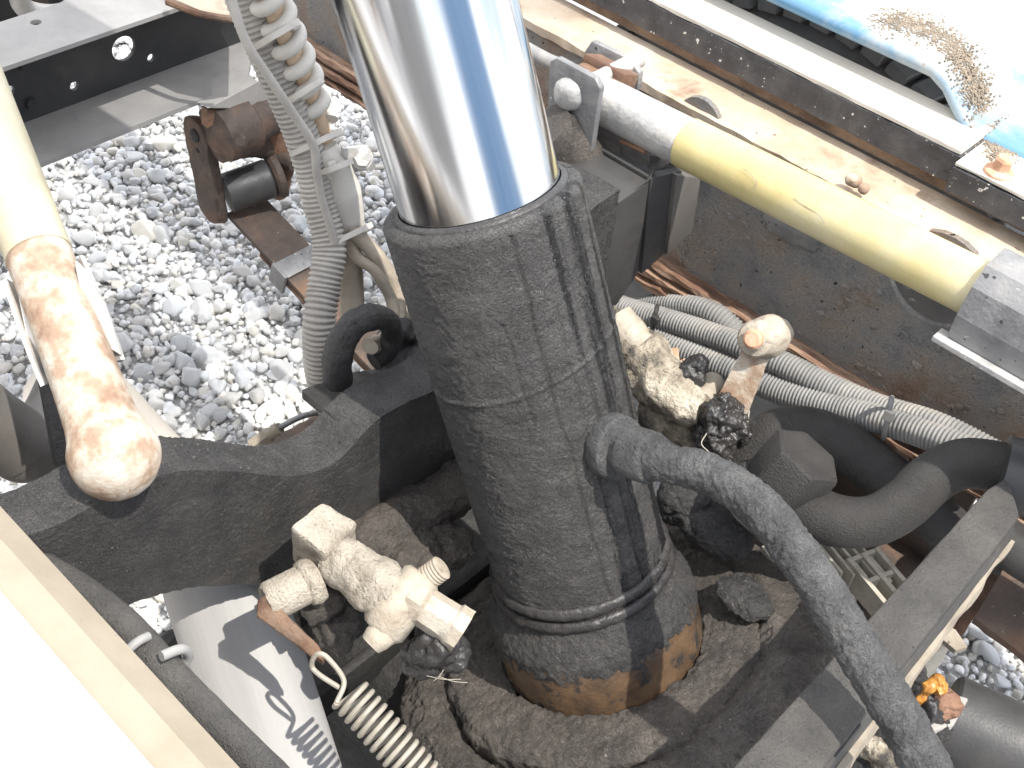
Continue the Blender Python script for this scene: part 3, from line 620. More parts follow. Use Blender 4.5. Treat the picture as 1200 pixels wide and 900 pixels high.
for v in bm.verts:
    q = v.co - O; a = math.atan2(q.dot(CY), q.dot(CX)); rr_ = math.hypot(q.dot(CY), q.dot(CX)); k = max(0, math.cos(a + .75)) ** 2
    if rr_ < .175: v.co += AX * (.014 * (1 - k) - .012 * k) * min(1, (.175 - rr_) / .012)
link(fine(bm, .004, .003, 5), 'outer_ridge', 'grime_soil', sb, angle=80)
bm = NB(); tube(bm, [at(415, 660, d=1.12), at(450, 625, d=1.14), at(490, 598, d=1.17), at(560, 560, d=1.2)], [.027, .027, .025, .025], 60, 70, jit=.004, fr=45); rough(bm, .0016, 220, 3, 3); link(bm, 'trunnion_pin', 'grime_soil', sb)
bm = blob(NB(), at(478, 655, d=1.14), .034, .22, 30, 5, 2, (1, 1.1, .8)); blob(bm, at(440, 640, d=1.13), .026, .25, 35, 5, 7); blob(bm, at(520, 640, d=1.17), .026, .3, 35, 5, 4); rough(bm, .0022, 190, 8, 3); link(bm, 'boss', 'grime_soil', sb, angle=80)
bm = blob(NB(), at(838, 618, d=1.185), .034, .12, 30, 5, 3, (1.2, .9, .6)); blob(bm, at(872, 700, d=1.135), .022, .16, 40, 5, 8, (1.3, 1.0, .5)); blob(bm, at(805, 585, d=1.2), .028, .12, 30, 5, 1); rough(bm, .002, 200, 8, 3); link(bm, 'boss', 'grime', sb, angle=80)
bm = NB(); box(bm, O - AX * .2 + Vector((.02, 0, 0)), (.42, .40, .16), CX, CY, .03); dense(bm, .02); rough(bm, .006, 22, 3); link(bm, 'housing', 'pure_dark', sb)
# dark gearbox added to blacken the shade below
dx = thing('underfill', 'black transmission casing added as the deep shadow below the base casting', 'underfill', (-.5, .55, -1.35))
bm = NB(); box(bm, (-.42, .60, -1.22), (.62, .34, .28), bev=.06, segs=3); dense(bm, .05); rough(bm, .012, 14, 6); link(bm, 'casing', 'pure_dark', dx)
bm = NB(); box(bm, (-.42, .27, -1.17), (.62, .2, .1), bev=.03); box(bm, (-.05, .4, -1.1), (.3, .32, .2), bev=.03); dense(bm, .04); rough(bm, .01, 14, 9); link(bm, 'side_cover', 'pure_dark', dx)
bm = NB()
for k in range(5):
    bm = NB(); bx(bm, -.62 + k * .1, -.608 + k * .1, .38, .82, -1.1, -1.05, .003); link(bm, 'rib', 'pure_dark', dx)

# ------------------------------------------------------------------ hydraulic hose
hp = at(716, 522, d=.985)
hs = thing('hydraulic_hose', 'thick soot-covered hose curving from the barrel port to the bottom right corner', 'hose', hp)
hd = (at(760, 536, d=.955) - hp).normalized(); bm = NB(); c0 = hp - hd * .02
lathe(bm, c0, hd, [(.026, 0), (.0262, .016), (.0275, .018), (.0275, .030), (.0255, .0325), (.0185, .0335), (.0185, .040), (.0212, .0415), (.0215, .064), (.0200, .067), (.0165, .0675)], 40, lambda a, h, r: .001 * noise.fractal(Vector((math.cos(a) * 3, math.sin(a) * 3, h * 120)), .9, 2, 4)); link(bm, 'port_fitting', 'grime_hose', hs)
q = [hp + hd * .018, at(775, 541, d=.945), at(832, 557, d=.925), at(885, 590, d=.90), at(930, 643, d=.88), at(968, 700, d=.86), at(1005, 760, d=.845), at(1045, 825, d=.83), at(1078, 885, d=.815), at(1110, 960, d=.8), at(1150, 1080, d=.78)]
bm = tube(NB(), q, [.0145, .0155, .0163, .0163, .0163, .0163, .0163, .0163, .0163], 64, 460, jit=.0014, fr=60); rough(bm, .0011, 230, 5, 3); link(bm, 'hose', 'grime_hose', hs, angle=80)

# ------------------------------------------------------------------ gold safety prop lying beside the right rail
pr = thing('safety_prop', 'gold painted round safety prop lying along the right frame rail', 'prop', at(970, 245, Y=.88))
P1, P2 = at(804, 167, Y=.88), at(1152, 342, Y=.88); P0 = P1 + (P1 - P2).normalized() * .112
bm = rod(NB(), P0 - Vector((.005, 0, 0)), P1 + Vector((.01, 0, 0)), .0242, 40); link(bm, 'steel_end', 'galvanised', pr, label='bare weathered steel end of the prop')
n = 90; L = (P2 - P1).length
bm = lathe(NB(), P1, P2 - P1, [(.0242, 0), (.0252, .001)] + [(.0252, h) for h in np.linspace(.002, L - .004, n)] + [(.0252, L - .003), (.024, L)], 64); link(bm, 'painted_sleeve', 'gold_paint', pr)
bm = NB(); box(bm, P0 + Vector((-.012, 0, .0)), (.06, .045, .046), bev=.01, segs=3); link(bm, 'end_lug', 'rust', pr)
bm = NB(); tube(bm, [at(560, 25, X=-.83), at(600, 48, X=-.79), at(640, 70, X=-.74), at(660, 78, X=-.72)], .008, 14, 30); link(bm, 'thin_rod', 'conduit', pr)
bm = NB()
for pts_ in (((930, 232), (945, 243), (960, 252), (966, 262)), ((1010, 290), (1020, 283), (1026, 296)), ((870, 196), (885, 210), (884, 222))):
    tube(bm, [at(x, y, d=1) for x, y in pts_], .0004, 5, 14)
for v in bm.verts:                                   # lay the flaked paint edges on the sleeve
    k = v.co.copy(); zc_ = (P1.z + P2.z) / 2
    ray = k.normalized(); o_ = Vector((0, -.88, .622)); aa = ray.y ** 2 + ray.z ** 2; bb = (ray.y * -.88 - ray.z * zc_); cc_ = .88 ** 2 + zc_ ** 2 - .0254 ** 2
    ds = bb * bb - aa * cc_
    if ds > 0: v.co = ray * ((-bb - math.sqrt(ds)) / aa)
link(bm, 'paint_flake', 'cream_rust', pr, kind='stuff')
# clevis
cv = thing('clevis_bracket', 'two plate steel clevis with a round pin holding the end of the gold prop', 'bracket', at(690, 150, Y=.86))
def plate_y(pts_, Y, th): return prism(NB(), [at(x, y, Y=Y) for x, y in pts_], (0, th, 0), bev=.0015)
bm = plate_y([(644, 72), (652, 68), (697, 92), (703, 104), (691, 186), (640, 165)], .835, .008); link(bm, 'front_plate', 'grey_steel', cv)
bm = plate_y([(685, 60), (693, 48), (738, 70), (749, 86), (747, 105), (738, 118), (680, 90)], .925, .008); link(bm, 'rear_plate', 'grey_steel', cv)
c = at(667, 110, Y=.835); bm = lathe(NB(), c, (.15, -1, .1), [(.0165, -.002), (.0165, .003), (.0135, .008), (.007, .0105), (.003, .011)], 30); rough(bm, .001, 160, 2); rod(bm, c, c + Vector((0, .11, 0)), .009); link(bm, 'pin', 'galvanised', cv)
bm = NB(); box(bm, at(714, 84, Y=.905), (.055, .03, .018), (1, 0, 0), (0, .8, -.3), .003); link(bm, 'lock_plate', 'rust', cv)
bm = NB(); bx(bm, -.70, -.56, .85, .955, -.69, -.678, .002); bx(bm, -.645, -.60, .86, .864, -.678, -.668); link(bm, 'base_plate', 'grime_soil', cv)
bm = NB(); tube(bm, [at(706, 146, Y=.87), at(735, 160, Y=.87), at(738, 168, Y=.87)], .003, 8, 20); tube(bm, [at(728, 165, Y=.865), at(757, 178, Y=.865)], .003, 8, 20); link(bm, 'weld_wire', 'rust', cv)
# saddle at the right end
sd = thing('prop_saddle', 'dark folded steel saddle under the right end of the gold prop', 'saddle', (P2.x + .05, .88, -.68))
bm = NB(); prof = [(.850, -.655), (.850, -.632), (.857, -.607), (.868, -.594), (.893, -.591), (.91, -.60), (.916, -.66)]
def sheet(bm, prof, x0, x1, th, slant=0):
    n = len(prof); P_ = [Vector((0, y, z)) for y, z in prof]; ins = []
    for i in range(n):
        t = (P_[min(i + 1, n - 1)] - P_[max(0, i - 1)]).normalized(); ins.append(P_[i] + Vector((0, -t.z, t.y)) * th)
    ring = P_ + ins[::-1]; A_ = [bm.verts.new((x0 + slant * (q.z + .6), q.y, q.z)) for q in ring]; B_ = [bm.verts.new((x1, q.y, q.z)) for q in ring]; m = len(ring)
    for i in range(m): bm.faces.new((A_[i], A_[(i + 1) % m], B_[(i + 1) % m], B_[i]))
    for i in range(n - 1):
        for Q in (A_, B_): bm.faces.new((Q[i], Q[i + 1], Q[m - 2 - i], Q[m - 1 - i]))
    return bm
bm = sheet(bm, prof, P2.x - .003, P2.x + .4, .006); link(bm, 'channel', 'grey_steel', sd, smooth=False)
bm = NB(); bx(bm, P2.x - .012, P2.x + .4, .836, .852, -.662, -.656, .001); link(bm, 'foot', 'galvanised', sd, smooth=False)

# ------------------------------------------------------------------ left prop with a ball end
bc = at(134, 534, d=.84); lt = at(-52, 40, d=1.0); lx = (lt - bc).normalized()
lp = thing('safety_prop', 'cream painted prop with a rusty ball end hanging in front of the beam at left', 'prop', bc)
mid = bc + (lt - bc) * .435
bm = rod(NB(), mid - lx * .002, lt + lx * .25, .0248, 48); link(bm, 'painted_tube', 'cream_paint', lp)
hm = (mid - bc).length
bm = lathe(NB(), bc, lx, [(.0256, .026), (.0248, .05), (.0242, .08), (.0238, .14), (.0242, hm - .004), (.0236, hm)], 64, lambda a, h, r: .0008 * noise.noise(Vector((math.cos(a) * 2, math.sin(a) * 2, h * 30)))); link(bm, 'rusty_tube', 'cream_rust', lp)
bm = lathe(NB(), bc, lx, [(.0318 * math.sin(t) + .0002, -.0318 * math.cos(t)) for t in np.linspace(0, 1.9, 22)] + [(.0272, .018), (.0262, .026), (.0258, .03)], 64, lambda a, h, r: .0007 * noise.noise(Vector((math.cos(a) * 2, math.sin(a) * 2, h * 60)))); link(bm, 'ball', 'cream_rust', lp)
ps = thing('pipe_saddle', 'grey cradle bracket on the black beam gripping the cream prop', 'saddle', at(70, 560, X=-.56))
c0 = bc + lx * .085; c1 = bc + lx * .165
vw = (-c0).normalized(); u, v, w = frame(lx, vw); bm = NB(); rows = []
for i in range(15):
    t = i / 14; h = t * .085; row = []
    span = 1.25 + .12 * math.sin(t * PI)
    for k, rr_ in enumerate((.0255, .0285)):
        for j in range(25):
            a = PI - span + 2 * span * j / 24; sk_ = .018 * (abs(a - PI) / span) ** 3 * (1 if t > .5 else -1)
            row.append(bm.verts.new(c0 + lx * (h * 1.0 + sk_ * .4) + (u * math.cos(a) + v * math.sin(a)) * (rr_ + .004 * (abs(a - PI) / span) ** 4)))
    rows.append(row)
for a, b in zip(rows, rows[1:]):
    for j in range(24):
        bm.faces.new((a[j], a[j + 1], b[j + 1], b[j])); bm.faces.new((a[25 + j], b[25 + j], b[26 + j], a[26 + j]))
    for j in (0, 24): bm.faces.new((a[j], b[j], b[25 + j], a[25 + j]))
for a in (rows[0], rows[-1]):
    for j in range(24): bm.faces.new((a[j], a[j + 1], a[26 + j], a[25 + j]))
link(bm, 'cradle', 'galvanised', ps)
for pts_, lab in ((((19, 334), (42, 348), (54, 388), (57, 420), (60, 448), (46, 446), (30, 388)), None), (((88, 306), (101, 318), (122, 356), (142, 416), (108, 396), (94, 344)), None)):
    bm = prism(NB(), [at(x, y, d=.885) for x, y in pts_], (ROT @ Vector((.1, .2, -1))) * .003); link(bm, 'ear', 'galvanised', ps)
bm = prism(NB(), [at(38, 390, d=.955), at(92, 405, d=.955), at(125, 520, d=.955), at(132, 575, d=.955), at(66, 600, d=.955), at(70, 560, d=.955)], (-.008, 0, 0), bev=.001); link(bm, 'stand_plate', 'grime', ps)

# ------------------------------------------------------------------ exhaust elbow and drive shaft below the beam
ee = thing('exhaust_pipe', 'grey brown mitred exhaust elbow beyond the black beam at the left edge', 'pipe', at(38, 540, X=-.75))
bm = tube(NB(), [at(-70, 450, X=-.76), at(-20, 492, X=-.75), at(25, 522, X=-.74)], .031, 32, 30); link(bm, 'inlet', 'exhaust', ee)
bm = tube(NB(), [at(28, 525, X=-.74), at(62, 500, X=-.75), at(85, 455, X=-.77)], .031, 32, 30); blob(bm, at(28, 524, X=-.74), .031, 0, 1, 4); link(bm, 'outlet', 'exhaust', ee)
dsx = thing('drive_shaft', 'pale grey drive shaft tube passing under the black beam', 'shaft', at(300, 800, Z=-1.06))
A = at(262, 690, Z=-.955); B = at(338, 930, Z=-1.03); u = (B - A).normalized(); x, y, z = frame(u, (0, 0, 1))
Ls = (B - A).length + .3; bm = NB(); lathe(bm, (0, 0, 0), (0, 0, 1), [(.0545, -.1), (.0545, 0), (.053, .1), (.0495, Ls)], 64, cap=False)
for f in bm.faces: f.smooth = True
me = bpy.data.meshes.new('tube'); bm.to_mesh(me); bm.free(); me.materials.append(MATS['brushed']); o = bpy.data.objects.new('tube', me); COL.objects.link(o); o.parent = dsx
o.matrix_local = Matrix.Translation(A - dsx.location) @ Matrix((x, y, z)).transposed().to_4x4()
bm = tube(NB(), [at(72, 440, X=-.9), at(118, 488, X=-.88), at(160, 532, X=-.85), at(205, 580, X=-.80)], .046, 40, 40); link(bm, 'joint_cover', 'pale_cover', dsx, label='cream end cover of the shaft')

# thin brake line with union beyond the beam
bl_ = thing('brake_line', 'thin steel brake line with a union nut lying below the ring plate', 'brake line', at(335, 510, X=-.72))
bm = tube(NB(), [at(270, 545, X=-.76), at(296, 522, X=-.74), at(330, 500, X=-.72), at(360, 486, X=-.71), at(400, 480, X=-.70)], .0032, 10, 40); link(bm, 'line', 'grey_steel', bl_)
bm = NB(); rod(bm, at(296, 523, X=-.74), at(316, 509, X=-.73), .009, 6, .001); rod(bm, at(314, 510, X=-.73), at(328, 502, X=-.72), .0065, 16); link(bm, 'union_nut', 'dusty_rubber', bl_, smooth=False)
bm = tube(NB(), [at(262, 550, X=-.80), at(320, 530, X=-.78), at(385, 498, X=-.77), at(430, 480, X=-.76)], .017, 18, 30, jit=.002); link(bm, 'bracket_tube', 'dark_rust', bl_)

# ------------------------------------------------------------------ conduit bundle hanging behind the rod
cb = thing('corrugated_conduit', 'grey corrugated conduit hanging beside the coil-wrapped hose', 'conduit', at(375, 430, X=-.70))
cpath = [at(272, -40, X=-.83), at(290, 10, X=-.82), at(322, 85, X=-.80), at(350, 150, X=-.78), at(366, 200, X=-.765), at(376, 245, X=-.75), at(386, 290, X=-.73), at(380, 335, X=-.715), at(374, 380, X=-.70), at(377, 440, X=-.69), at(392, 480, X=-.685)]
bm = ribbed(NB(), cpath, .0168, .0052, .13, 20); link(bm, 'conduit', 'conduit_pale', cb)
bm = NB(); q = [p + (-p).normalized() * .014 + ex * 0 for p in cpath[:3]]
tc_ = [at(264, -40, X=-.80), at(272, 0, X=-.79), at(289, 50, X=-.775), at(318, 95, X=-.765), at(345, 135, X=-.755), at(367, 170, X=-.745), at(371, 200, X=-.74), at(377, 232, X=-.735), at(388, 268, X=-.725), at(392, 285, X=-.72)]
cs_ = thing('thin_cable', 'thin grey cable tied along the front of the corrugated conduit', 'cable', tc_[-1]); bm = tube(NB(), tc_, .0042, 12, 70); link(bm, 'cable', 'conduit_pale', cs_)
co = thing('coil_wrapped_hose', 'old tan hose wrapped in a thick pale plastic coil', 'hose', at(375, 150, X=-.79))
hpth = [at(296, -45, X=-.80), at(318, 5, X=-.795), at(336, 45, X=-.79), at(355, 90, X=-.785), at(370, 130, X=-.78), at(380, 165, X=-.775)]
bm = tube(NB(), hpth, .009, 16, 50); link(bm, 'hose', 'old_hose', co)
bm, _ = helix(NB(), hpth[:-1] + [at(374, 140, X=-.779)], .0125, .0068, .0228, 12, 24, 1); link(bm, 'coil', 'coil_wrap', co)
cn_ = thing('cable_connector', 'pale grey rubber connector boot at the end of the coil-wrapped hose', 'connector', at(405, 270, X=-.75))
q = [at(380, 172, X=-.765), at(386, 186, X=-.76), at(394, 200, X=-.755), at(398, 215, X=-.752), at(404, 245, X=-.748), at(409, 272, X=-.745)]
bm = tube(NB(), q, [.0125, .0165, .017, .0195, .019, .018, .015], 24, 40); link(bm, 'boot', 'coil_wrap', cn_)
bm = tube(NB(), [at(407, 262, X=-.744), at(410, 300, X=-.735), at(412, 345, X=-.72), at(413, 385, X=-.70)], [.012, .0125, .0125, .0115], 18, 30, jit=.0008); link(bm, 'sleeve', 'dusty_rubber', cn_)
lc = thing('looped_cable', 'dusty brown cables looping from the connector boot into the black ring', 'cable', at(455, 400, X=-.68))
LP = ([(410, 268), (428, 285), (448, 310), (464, 340), (467, 370), (455, 395), (432, 405)], [(414, 270), (440, 300), (458, 335), (472, 365), (470, 392), (452, 408), (436, 408)], [(408, 272), (418, 300), (440, 318), (458, 350), (460, 378), (446, 400)], [(416, 268), (436, 290), (460, 322), (474, 352), (474, 380), (462, 404), (440, 412)])
for k, pp in enumerate(LP):
    bm = tube(NB(), [at(x, y, X=-.735 + .095 * i / (len(pp) - 1) + .006 * math.sin(k * 2.1)) for i, (x, y) in enumerate(pp)], .0062 if k else .0075, 12, 50, jit=.0006); link(bm, 'strand', 'dusty_rubber', lc)
def tie(px0, py0, px1, py1, X, head, w=.0055):
    a, b = at(px0, py0, X=X), at(px1, py1, X=X); t = thing('cable_tie', 'x', 'cable tie', (a + b) / 2, 'cable ties round the hanging conduit bundle')
    c = (a + b) / 2; u = (b - a).normalized(); L = (b - a).length; vv = (-c).normalized(); vv = (vv - u * vv.dot(u)).normalized(); wv = u.cross(vv); bm = NB(); rg = []
    for i in range(33):
        th = 2 * PI * i / 32; ct, st = math.cos(th), math.sin(th); ce = c + u * (math.copysign(abs(ct) ** .6, ct) * L / 2) + vv * (math.copysign(abs(st) ** .6, st) * .022)
        n_ = (u * ct + vv * st); rg.append([bm.verts.new(ce + wv * w / 2 * s1 + n_ * .0006 * s2) for s1, s2 in ((-1, -1), (1, -1), (1, 1), (-1, 1))])
    for A_, B_ in zip(rg, rg[1:]):
        for j in range(4): bm.faces.new((A_[j], A_[(j + 1) % 4], B_[(j + 1) % 4], B_[j]))
    link(bm, 'strap', 'plastic_tie', t, smooth=False)
    h = at(*head, X=X) + (-c).normalized() * .01; bm = box(NB(), h, (.0095, .0075, .007), u, wv, .001); link(bm, 'head', 'coil_wrap', t, smooth=False); return t
t = tie(304, 52, 345, 28, -.79, (345, 30)); t['label'] = 'topmost cable tie near the top of the coil-wrapped hose'
t = tie(336, 120, 373, 96, -.78, (372, 98)); t['label'] = 'cable tie with a pale head round the middle of the plastic coil'
t = tie(347, 178, 394, 156, -.765, (394, 157)); t['label'] = 'cable tie at the lower end of the plastic coil'
t = tie(372, 204, 404, 192, -.75, (388, 194)); t['label'] = 'short cable tie round the upper part of the connector boot'
t = tie(374, 293, 430, 266, -.735, (429, 268)); t['label'] = 'cable tie cinching conduit and cables at the lower end of the connector boot'
pc = thing('p_clip', 'small pale metal clip plate with a hex bolt beside the chrome rod', 'clip', at(420, 187, X=-.745))
bm = prism(NB(), [at(x, y, X=-.745) for x, y in ((402, 174), (432, 171), (441, 198), (412, 203), (404, 196))], (-.004, 0, 0), bev=.0008); link(bm, 'plate', 'galvanised', pc)
bm = NB(); bolt(bm, at(424, 185, X=-.742), (.7, -.5, .45), .0085, .008, .011); link(bm, 'bolt', 'galvanised', pc)
bm = NB(); rod(bm, at(436, 182, X=-.75), at(475, 181, X=-.76), .0028, 12); rod(bm, at(438, 196, X=-.75), at(478, 194, X=-.76), .0028, 12); link(bm, 'wire_leg', 'galvanised', pc)

# ------------------------------------------------------------------ conduits along the right rail
def cond(label, pts_, r, m='conduit'):
    t = thing('corrugated_conduit', label, 'conduit', pts_[len(pts_) // 2], 'corrugated conduits below the right frame rail')
    link(ribbed(NB(), pts_, r, .0044, .13), 'conduit', m, t)
Yc = .93
cond('upper corrugated conduit running behind the pale knob', [at(x, y, Y=Yc + .015) for x, y in ((650, 330), (728, 360), (790, 378), (850, 398), (920, 428), (975, 455), (1030, 478), (1100, 500), (1180, 540))], .0148)
cond('lower corrugated conduit passing right behind the lever arm', [at(x, y, Y=Yc) for x, y in ((660, 372), (735, 388), (800, 410), (860, 434), (920, 460), (980, 478), (1040, 494), (1110, 518), (1190, 555))], .0158)
cond('short conduit arching above the other two next to the rust-layered rail', [at(x, y, Y=Yc + .035) for x, y in ((740, 362), (775, 357), (815, 360), (845, 372), (868, 395), (885, 425))], .0135)
for i, (x, y, Y, lab) in enumerate(((768, 376, .92, 'dark cable tie round the conduits beside the barrel'), (1042, 487, .92, 'light cable tie with a square buckle round the conduits at right'))):
    t = thing('cable_tie', lab, 'cable tie', at(x, y, Y=Y)); a, b = at(x + 4, y - 26, Y=Y), at(x - 8, y + 32, Y=Y); c = (a + b) / 2; u = (b - a).normalized(); vv = (-c).normalized(); bm = NB()
    tube(bm, [c + u * (math.cos(a_) * .027) + vv * math.sin(a_) * .02 for a_ in np.linspace(0, 2 * PI, 20)], .003, 8, 60); link(bm, 'strap', 'conduit' if i else 'smooth_dark', t)
    bm = box(NB(), at(x, y, Y=Y) + vv * .021, (.012, .010, .006), u, (1, 0, 0), .001); link(bm, 'buckle', 'plastic_tie' if i else 'smooth_dark', t, smooth=False)

# ------------------------------------------------------------------ lever with knob and the dust-caked fitting
lv = thing('lever_arm', 'rusty cream lever arm with a bolted knob and a tar-caked foot', 'lever', at(845, 510, d=1.2))
k0, k1 = at(893, 398, d=1.17), at(845, 505, d=1.21); u = (k1 - k0).normalized(); vv = (-k0).normalized()
bm = NB(); wv = u.cross(vv).normalized(); n = 14; rg = []
for i in range(n):
    t = i / (n - 1); c = k0.lerp(k1, t); hw = .0125 + .006 * t; rg.append([bm.verts.new(c + wv * hw * a + vv * .006 * b) for a, b in ((-1, -1), (1, -1), (1, 1), (-1, 1))])
for A_, B_ in zip(rg, rg[1:]):
    for j in range(4): bm.faces.new((A_[j], A_[(j + 1) % 4], B_[(j + 1) % 4], B_[j]))
bm.faces.new(rg[0]); bm.faces.new(rg[-1]); bmesh.ops.bevel(bm, geom=[e for e in bm.edges if len(e.link_faces) == 2 and e.calc_face_angle(0) > .6], offset=.003, segments=2, affect='EDGES'); dense(bm, .008); rough(bm, .001, 90, 2); link(bm, 'arm', 'cream_rust', lv)
kc = at(900, 394, d=1.165); kd = at(884, 398, d=1.14) - kc
bm = blob(NB(), kc + wv * 0, .021, .1, 50, 4, 2); blob(bm, at(911, 391, d=1.18), .016, .12, 50, 4, 5); link(bm, 'knob', 'fitting_clean', lv)
kx = (at(880, 398, d=1.12) - at(893, 394, d=1.165)).normalized(); bm = lathe(NB(), at(886, 397, d=1.155), kx, [(.0185, -.006), (.0185, 0), (.0165, .003), (.0108, .0045), (.0108, .010), (.0075, .0115)], 28); link(bm, 'washer', 'fitting_clean', lv)
bm = lathe(NB(), at(884, 397, d=1.145), kx, [(.0095, -.002), (.0095, .0075), (.007, .01)], 18); link(bm, 'bolt_end', 'copper_rust', lv)
bm = NB()
for i, (x, y, d, r) in enumerate(((845, 495, 1.19, .024), (838, 515, 1.19, .02), (862, 505, 1.2, .018), (850, 478, 1.195, .017), (832, 488, 1.2, .016), (845, 530, 1.2, .014))): blob(bm, at(x, y, d=d), r, .35, 60, 5, i)
rough(bm, .0016, 220, 3); link(bm, 'tar_lump', 'grime_wet', lv, angle=80)
bm = NB(); tube(bm, [at(872, 500, d=1.19), at(878, 480, d=1.19), at(873, 512, d=1.185)], .0009, 6, 20); link(bm, 'loose_wire', 'wire', lv); bm = NB(); tube(bm, [at(828, 508, d=1.165), at(822, 520, d=1.16), at(831, 530, d=1.16)], .0006, 6, 14); link(bm, 'loose_wire', 'wire', lv)
df = thing('pipe_fitting', 'pipe fitting caked in tan soil between the barrel and the lever', 'fitting', at(770, 440, d=1.22))
bm = tube(NB(), [at(705, 385, d=1.25), at(735, 405, d=1.24), at(765, 435, d=1.225), at(800, 468, d=1.21), at(826, 478, d=1.2)], [.026, .028, .03, .027, .021], 40, 70, jit=.006, fr=38); rough(bm, .0015, 170, 3); link(bm, 'body', 'soil_mix', df, angle=80)
bm = tube(NB(), [at(722, 372, d=1.23), at(742, 398, d=1.225), at(752, 408, d=1.222)], [.018, .02, .017], 20, 24, jit=.002, fr=60); link(bm, 'collar', 'fitting_clean', df)
bm = blob(NB(), at(812, 437, d=1.205), .016, .35, 60, 4, 2); blob(bm, at(818, 428, d=1.2), .009, .35, 60, 4, 4); rough(bm, .001, 220, 3); link(bm, 'tar_lump', 'grime_wet', df, angle=80)
bm = NB(); rod(bm, at(822, 470, d=1.195), at(836, 447, d=1.23), .012, 24, .002); link(bm, 'side_cap', 'dusty_rubber', df)
bm = NB(); rod(bm, at(788, 408, d=1.27), at(790, 425, d=1.27), .006, 6); rod(bm, at(803, 420, d=1.27), at(805, 432, d=1.27), .005, 6); link(bm, 'union_nut', 'copper_rust', df)
bm = blob(NB(), at(800, 507, d=1.23), .022, .3, 40, 4, 3, (1.5, .6, .7)); blob(bm, at(765, 490, d=1.24), .018, .3, 50, 4, 8); link(bm, 'soil_clod', 'soil_mix', df)

# ------------------------------------------------------------------ hex nut and S-shaped steel pipe at right
hn = thing('banjo_bolt', 'large black hex bolt head beside the curved steel pipe', 'bolt', at(915, 560, d=1.1))
hx = (up * .9 + ROT @ Vector((0, .1, .55))).normalized(); hc = at(918, 565, d=1.12)
bm = lathe(NB(), hc, hx, [(.036, -.01), (.037, 0), (.037, .036), (.0335, .04)], 6, ref=ROT @ Vector((.5, 1, 0))); bmesh.ops.bevel(bm, geom=bm.edges[:], offset=.0015, segments=2, affect='EDGES'); link(bm, 'head', 'black_grain', hn)
bm = lathe(NB(), hc - hx * .045, hx, [(.03, 0), (.042, .006), (.044, .026), (.038, .034)], 40, lambda a, h, r: .001 * noise.noise(Vector((a * 3, h * 60, 0)))); link(bm, 'seat', 'grime', hn)
spp = thing('steel_pipe', 'thick black S-curved steel pipe leading right from the hex bolt', 'pipe', at(1010, 610, d=1.1))
bm = tube(NB(), [at(905, 565, d=1.14), at(935, 590, d=1.125), at(975, 609, d=1.11), at(1020, 611, d=1.105), at(1058, 592, d=1.105), at(1090, 562, d=1.105), at(1125, 544, d=1.105), at(1165, 546, d=1.1), at(1215, 560, d=1.09)], [.03, .026, .0235, .0235, .0235, .0235, .0235], 36, 120, jit=.0003, fr=60); link(bm, 'pipe', 'black_grain', spp, angle=70)
bm = tube(NB(), [at(1172, 552, d=1.085), at(1200, 560, d=1.08), at(1250, 575, d=1.07)], .034, 30, 20); link(bm, 'rubber_sleeve', 'smooth_dark', spp)
sp2 = thing('steel_pipe', 'dark curved pipe half hidden under the S-curved pipe', 'pipe', at(1000, 530, d=1.25))
bm = tube(NB(), [at(860, 560, d=1.25), at(890, 520, d=1.24), at(930, 505, d=1.23), at(975, 515, d=1.23), at(1020, 545, d=1.23), at(1060, 575, d=1.23), at(1110, 620, d=1.23)], .026, 30, 60, jit=.0008, fr=60); link(bm, 'pipe', 'black_grain', sp2)

# ------------------------------------------------------------------ front cross bar (along Y) at the lower right
ab = thing('angle_bar', 'black dusty steel bar crossing the lower right corner', 'bar', (-.1, .7, -.8))
zt = -.76
bm = prism(NB(), [at(800, 963, Z=zt), at(858, 900, Z=zt), at(1158, 572, Z=zt), at(1182, 558, Z=zt), at(1196, 604, Z=zt), at(962, 902, Z=zt), at(930, 945, Z=zt)], (0, 0, -.012), bev=.0025); dense(bm, .012); rough(bm, .0007, 70, 2); link(bm, 'top_plate', 'grime_dusty', ab)
e0, e1 = at(1196, 606, Z=zt), at(940, 932, Z=zt)
dz_ = Vector((.001, 0, -.013)); bm = prism(NB(), [e0 + dz_, e1 + dz_, e1 + Vector((.004, 0, -.055)), e0 + Vector((.004, 0, -.035))], (-.008, 0, 0), bev=.001); link(bm, 'side_plate', 'dark_steel', ab, smooth=False)
e2, e3 = at(1150, 690, Z=-.79), at(960, 925, Z=-.80)
bm = prism(NB(), [e0 + Vector((.006, 0, -.028)), e1 + Vector((.008, 0, -.045)), e1 + Vector((.012, 0, -.06)), e0 + Vector((.006, 0, -.04))], (-.01, 0, 0)); dense(bm, .02); rough(bm, .004, 40, 2); link(bm, 'lower_lip', 'dusty_rubber', ab)
# finned pale casting
fc = thing('finned_casting', 'pale dusty finned aluminium housing below the hose', 'housing', at(980, 690, Z=-1.0))
c = at(960, 720, Z=-1.03); fx = (at(1050, 660, Z=-1.03) - at(900, 720, Z=-1.03)).normalized()
fy = Vector((0, 0, 1)).cross(fx).normalized()
bm = box(NB(), c - Vector((0, 0, .06)), (.26, .16, .10), fx, fy, .01); link(bm, 'body', 'pale_casting', fc)
for i in range(9):
    q = at(905 + i * 14, 655 + i * 2.5 + (25 if i < 4 else 0), Z=-.985); bm = box(NB(), q, (.0035, .055, .05), fx, fy, .0008); link(bm, 'fin', 'pale_casting', fc, smooth=False)
bm = NB(); q = at(1028, 684, Z=-.97)
for dx_ in (-.018, .0, .018): box(bm, q + fx * dx_, (.005, .06, .03), fx, fy)
for dy_ in (-.029, 0, .029): box(bm, q + fy * dy_, (.0405, .005, .026), fx, fy)
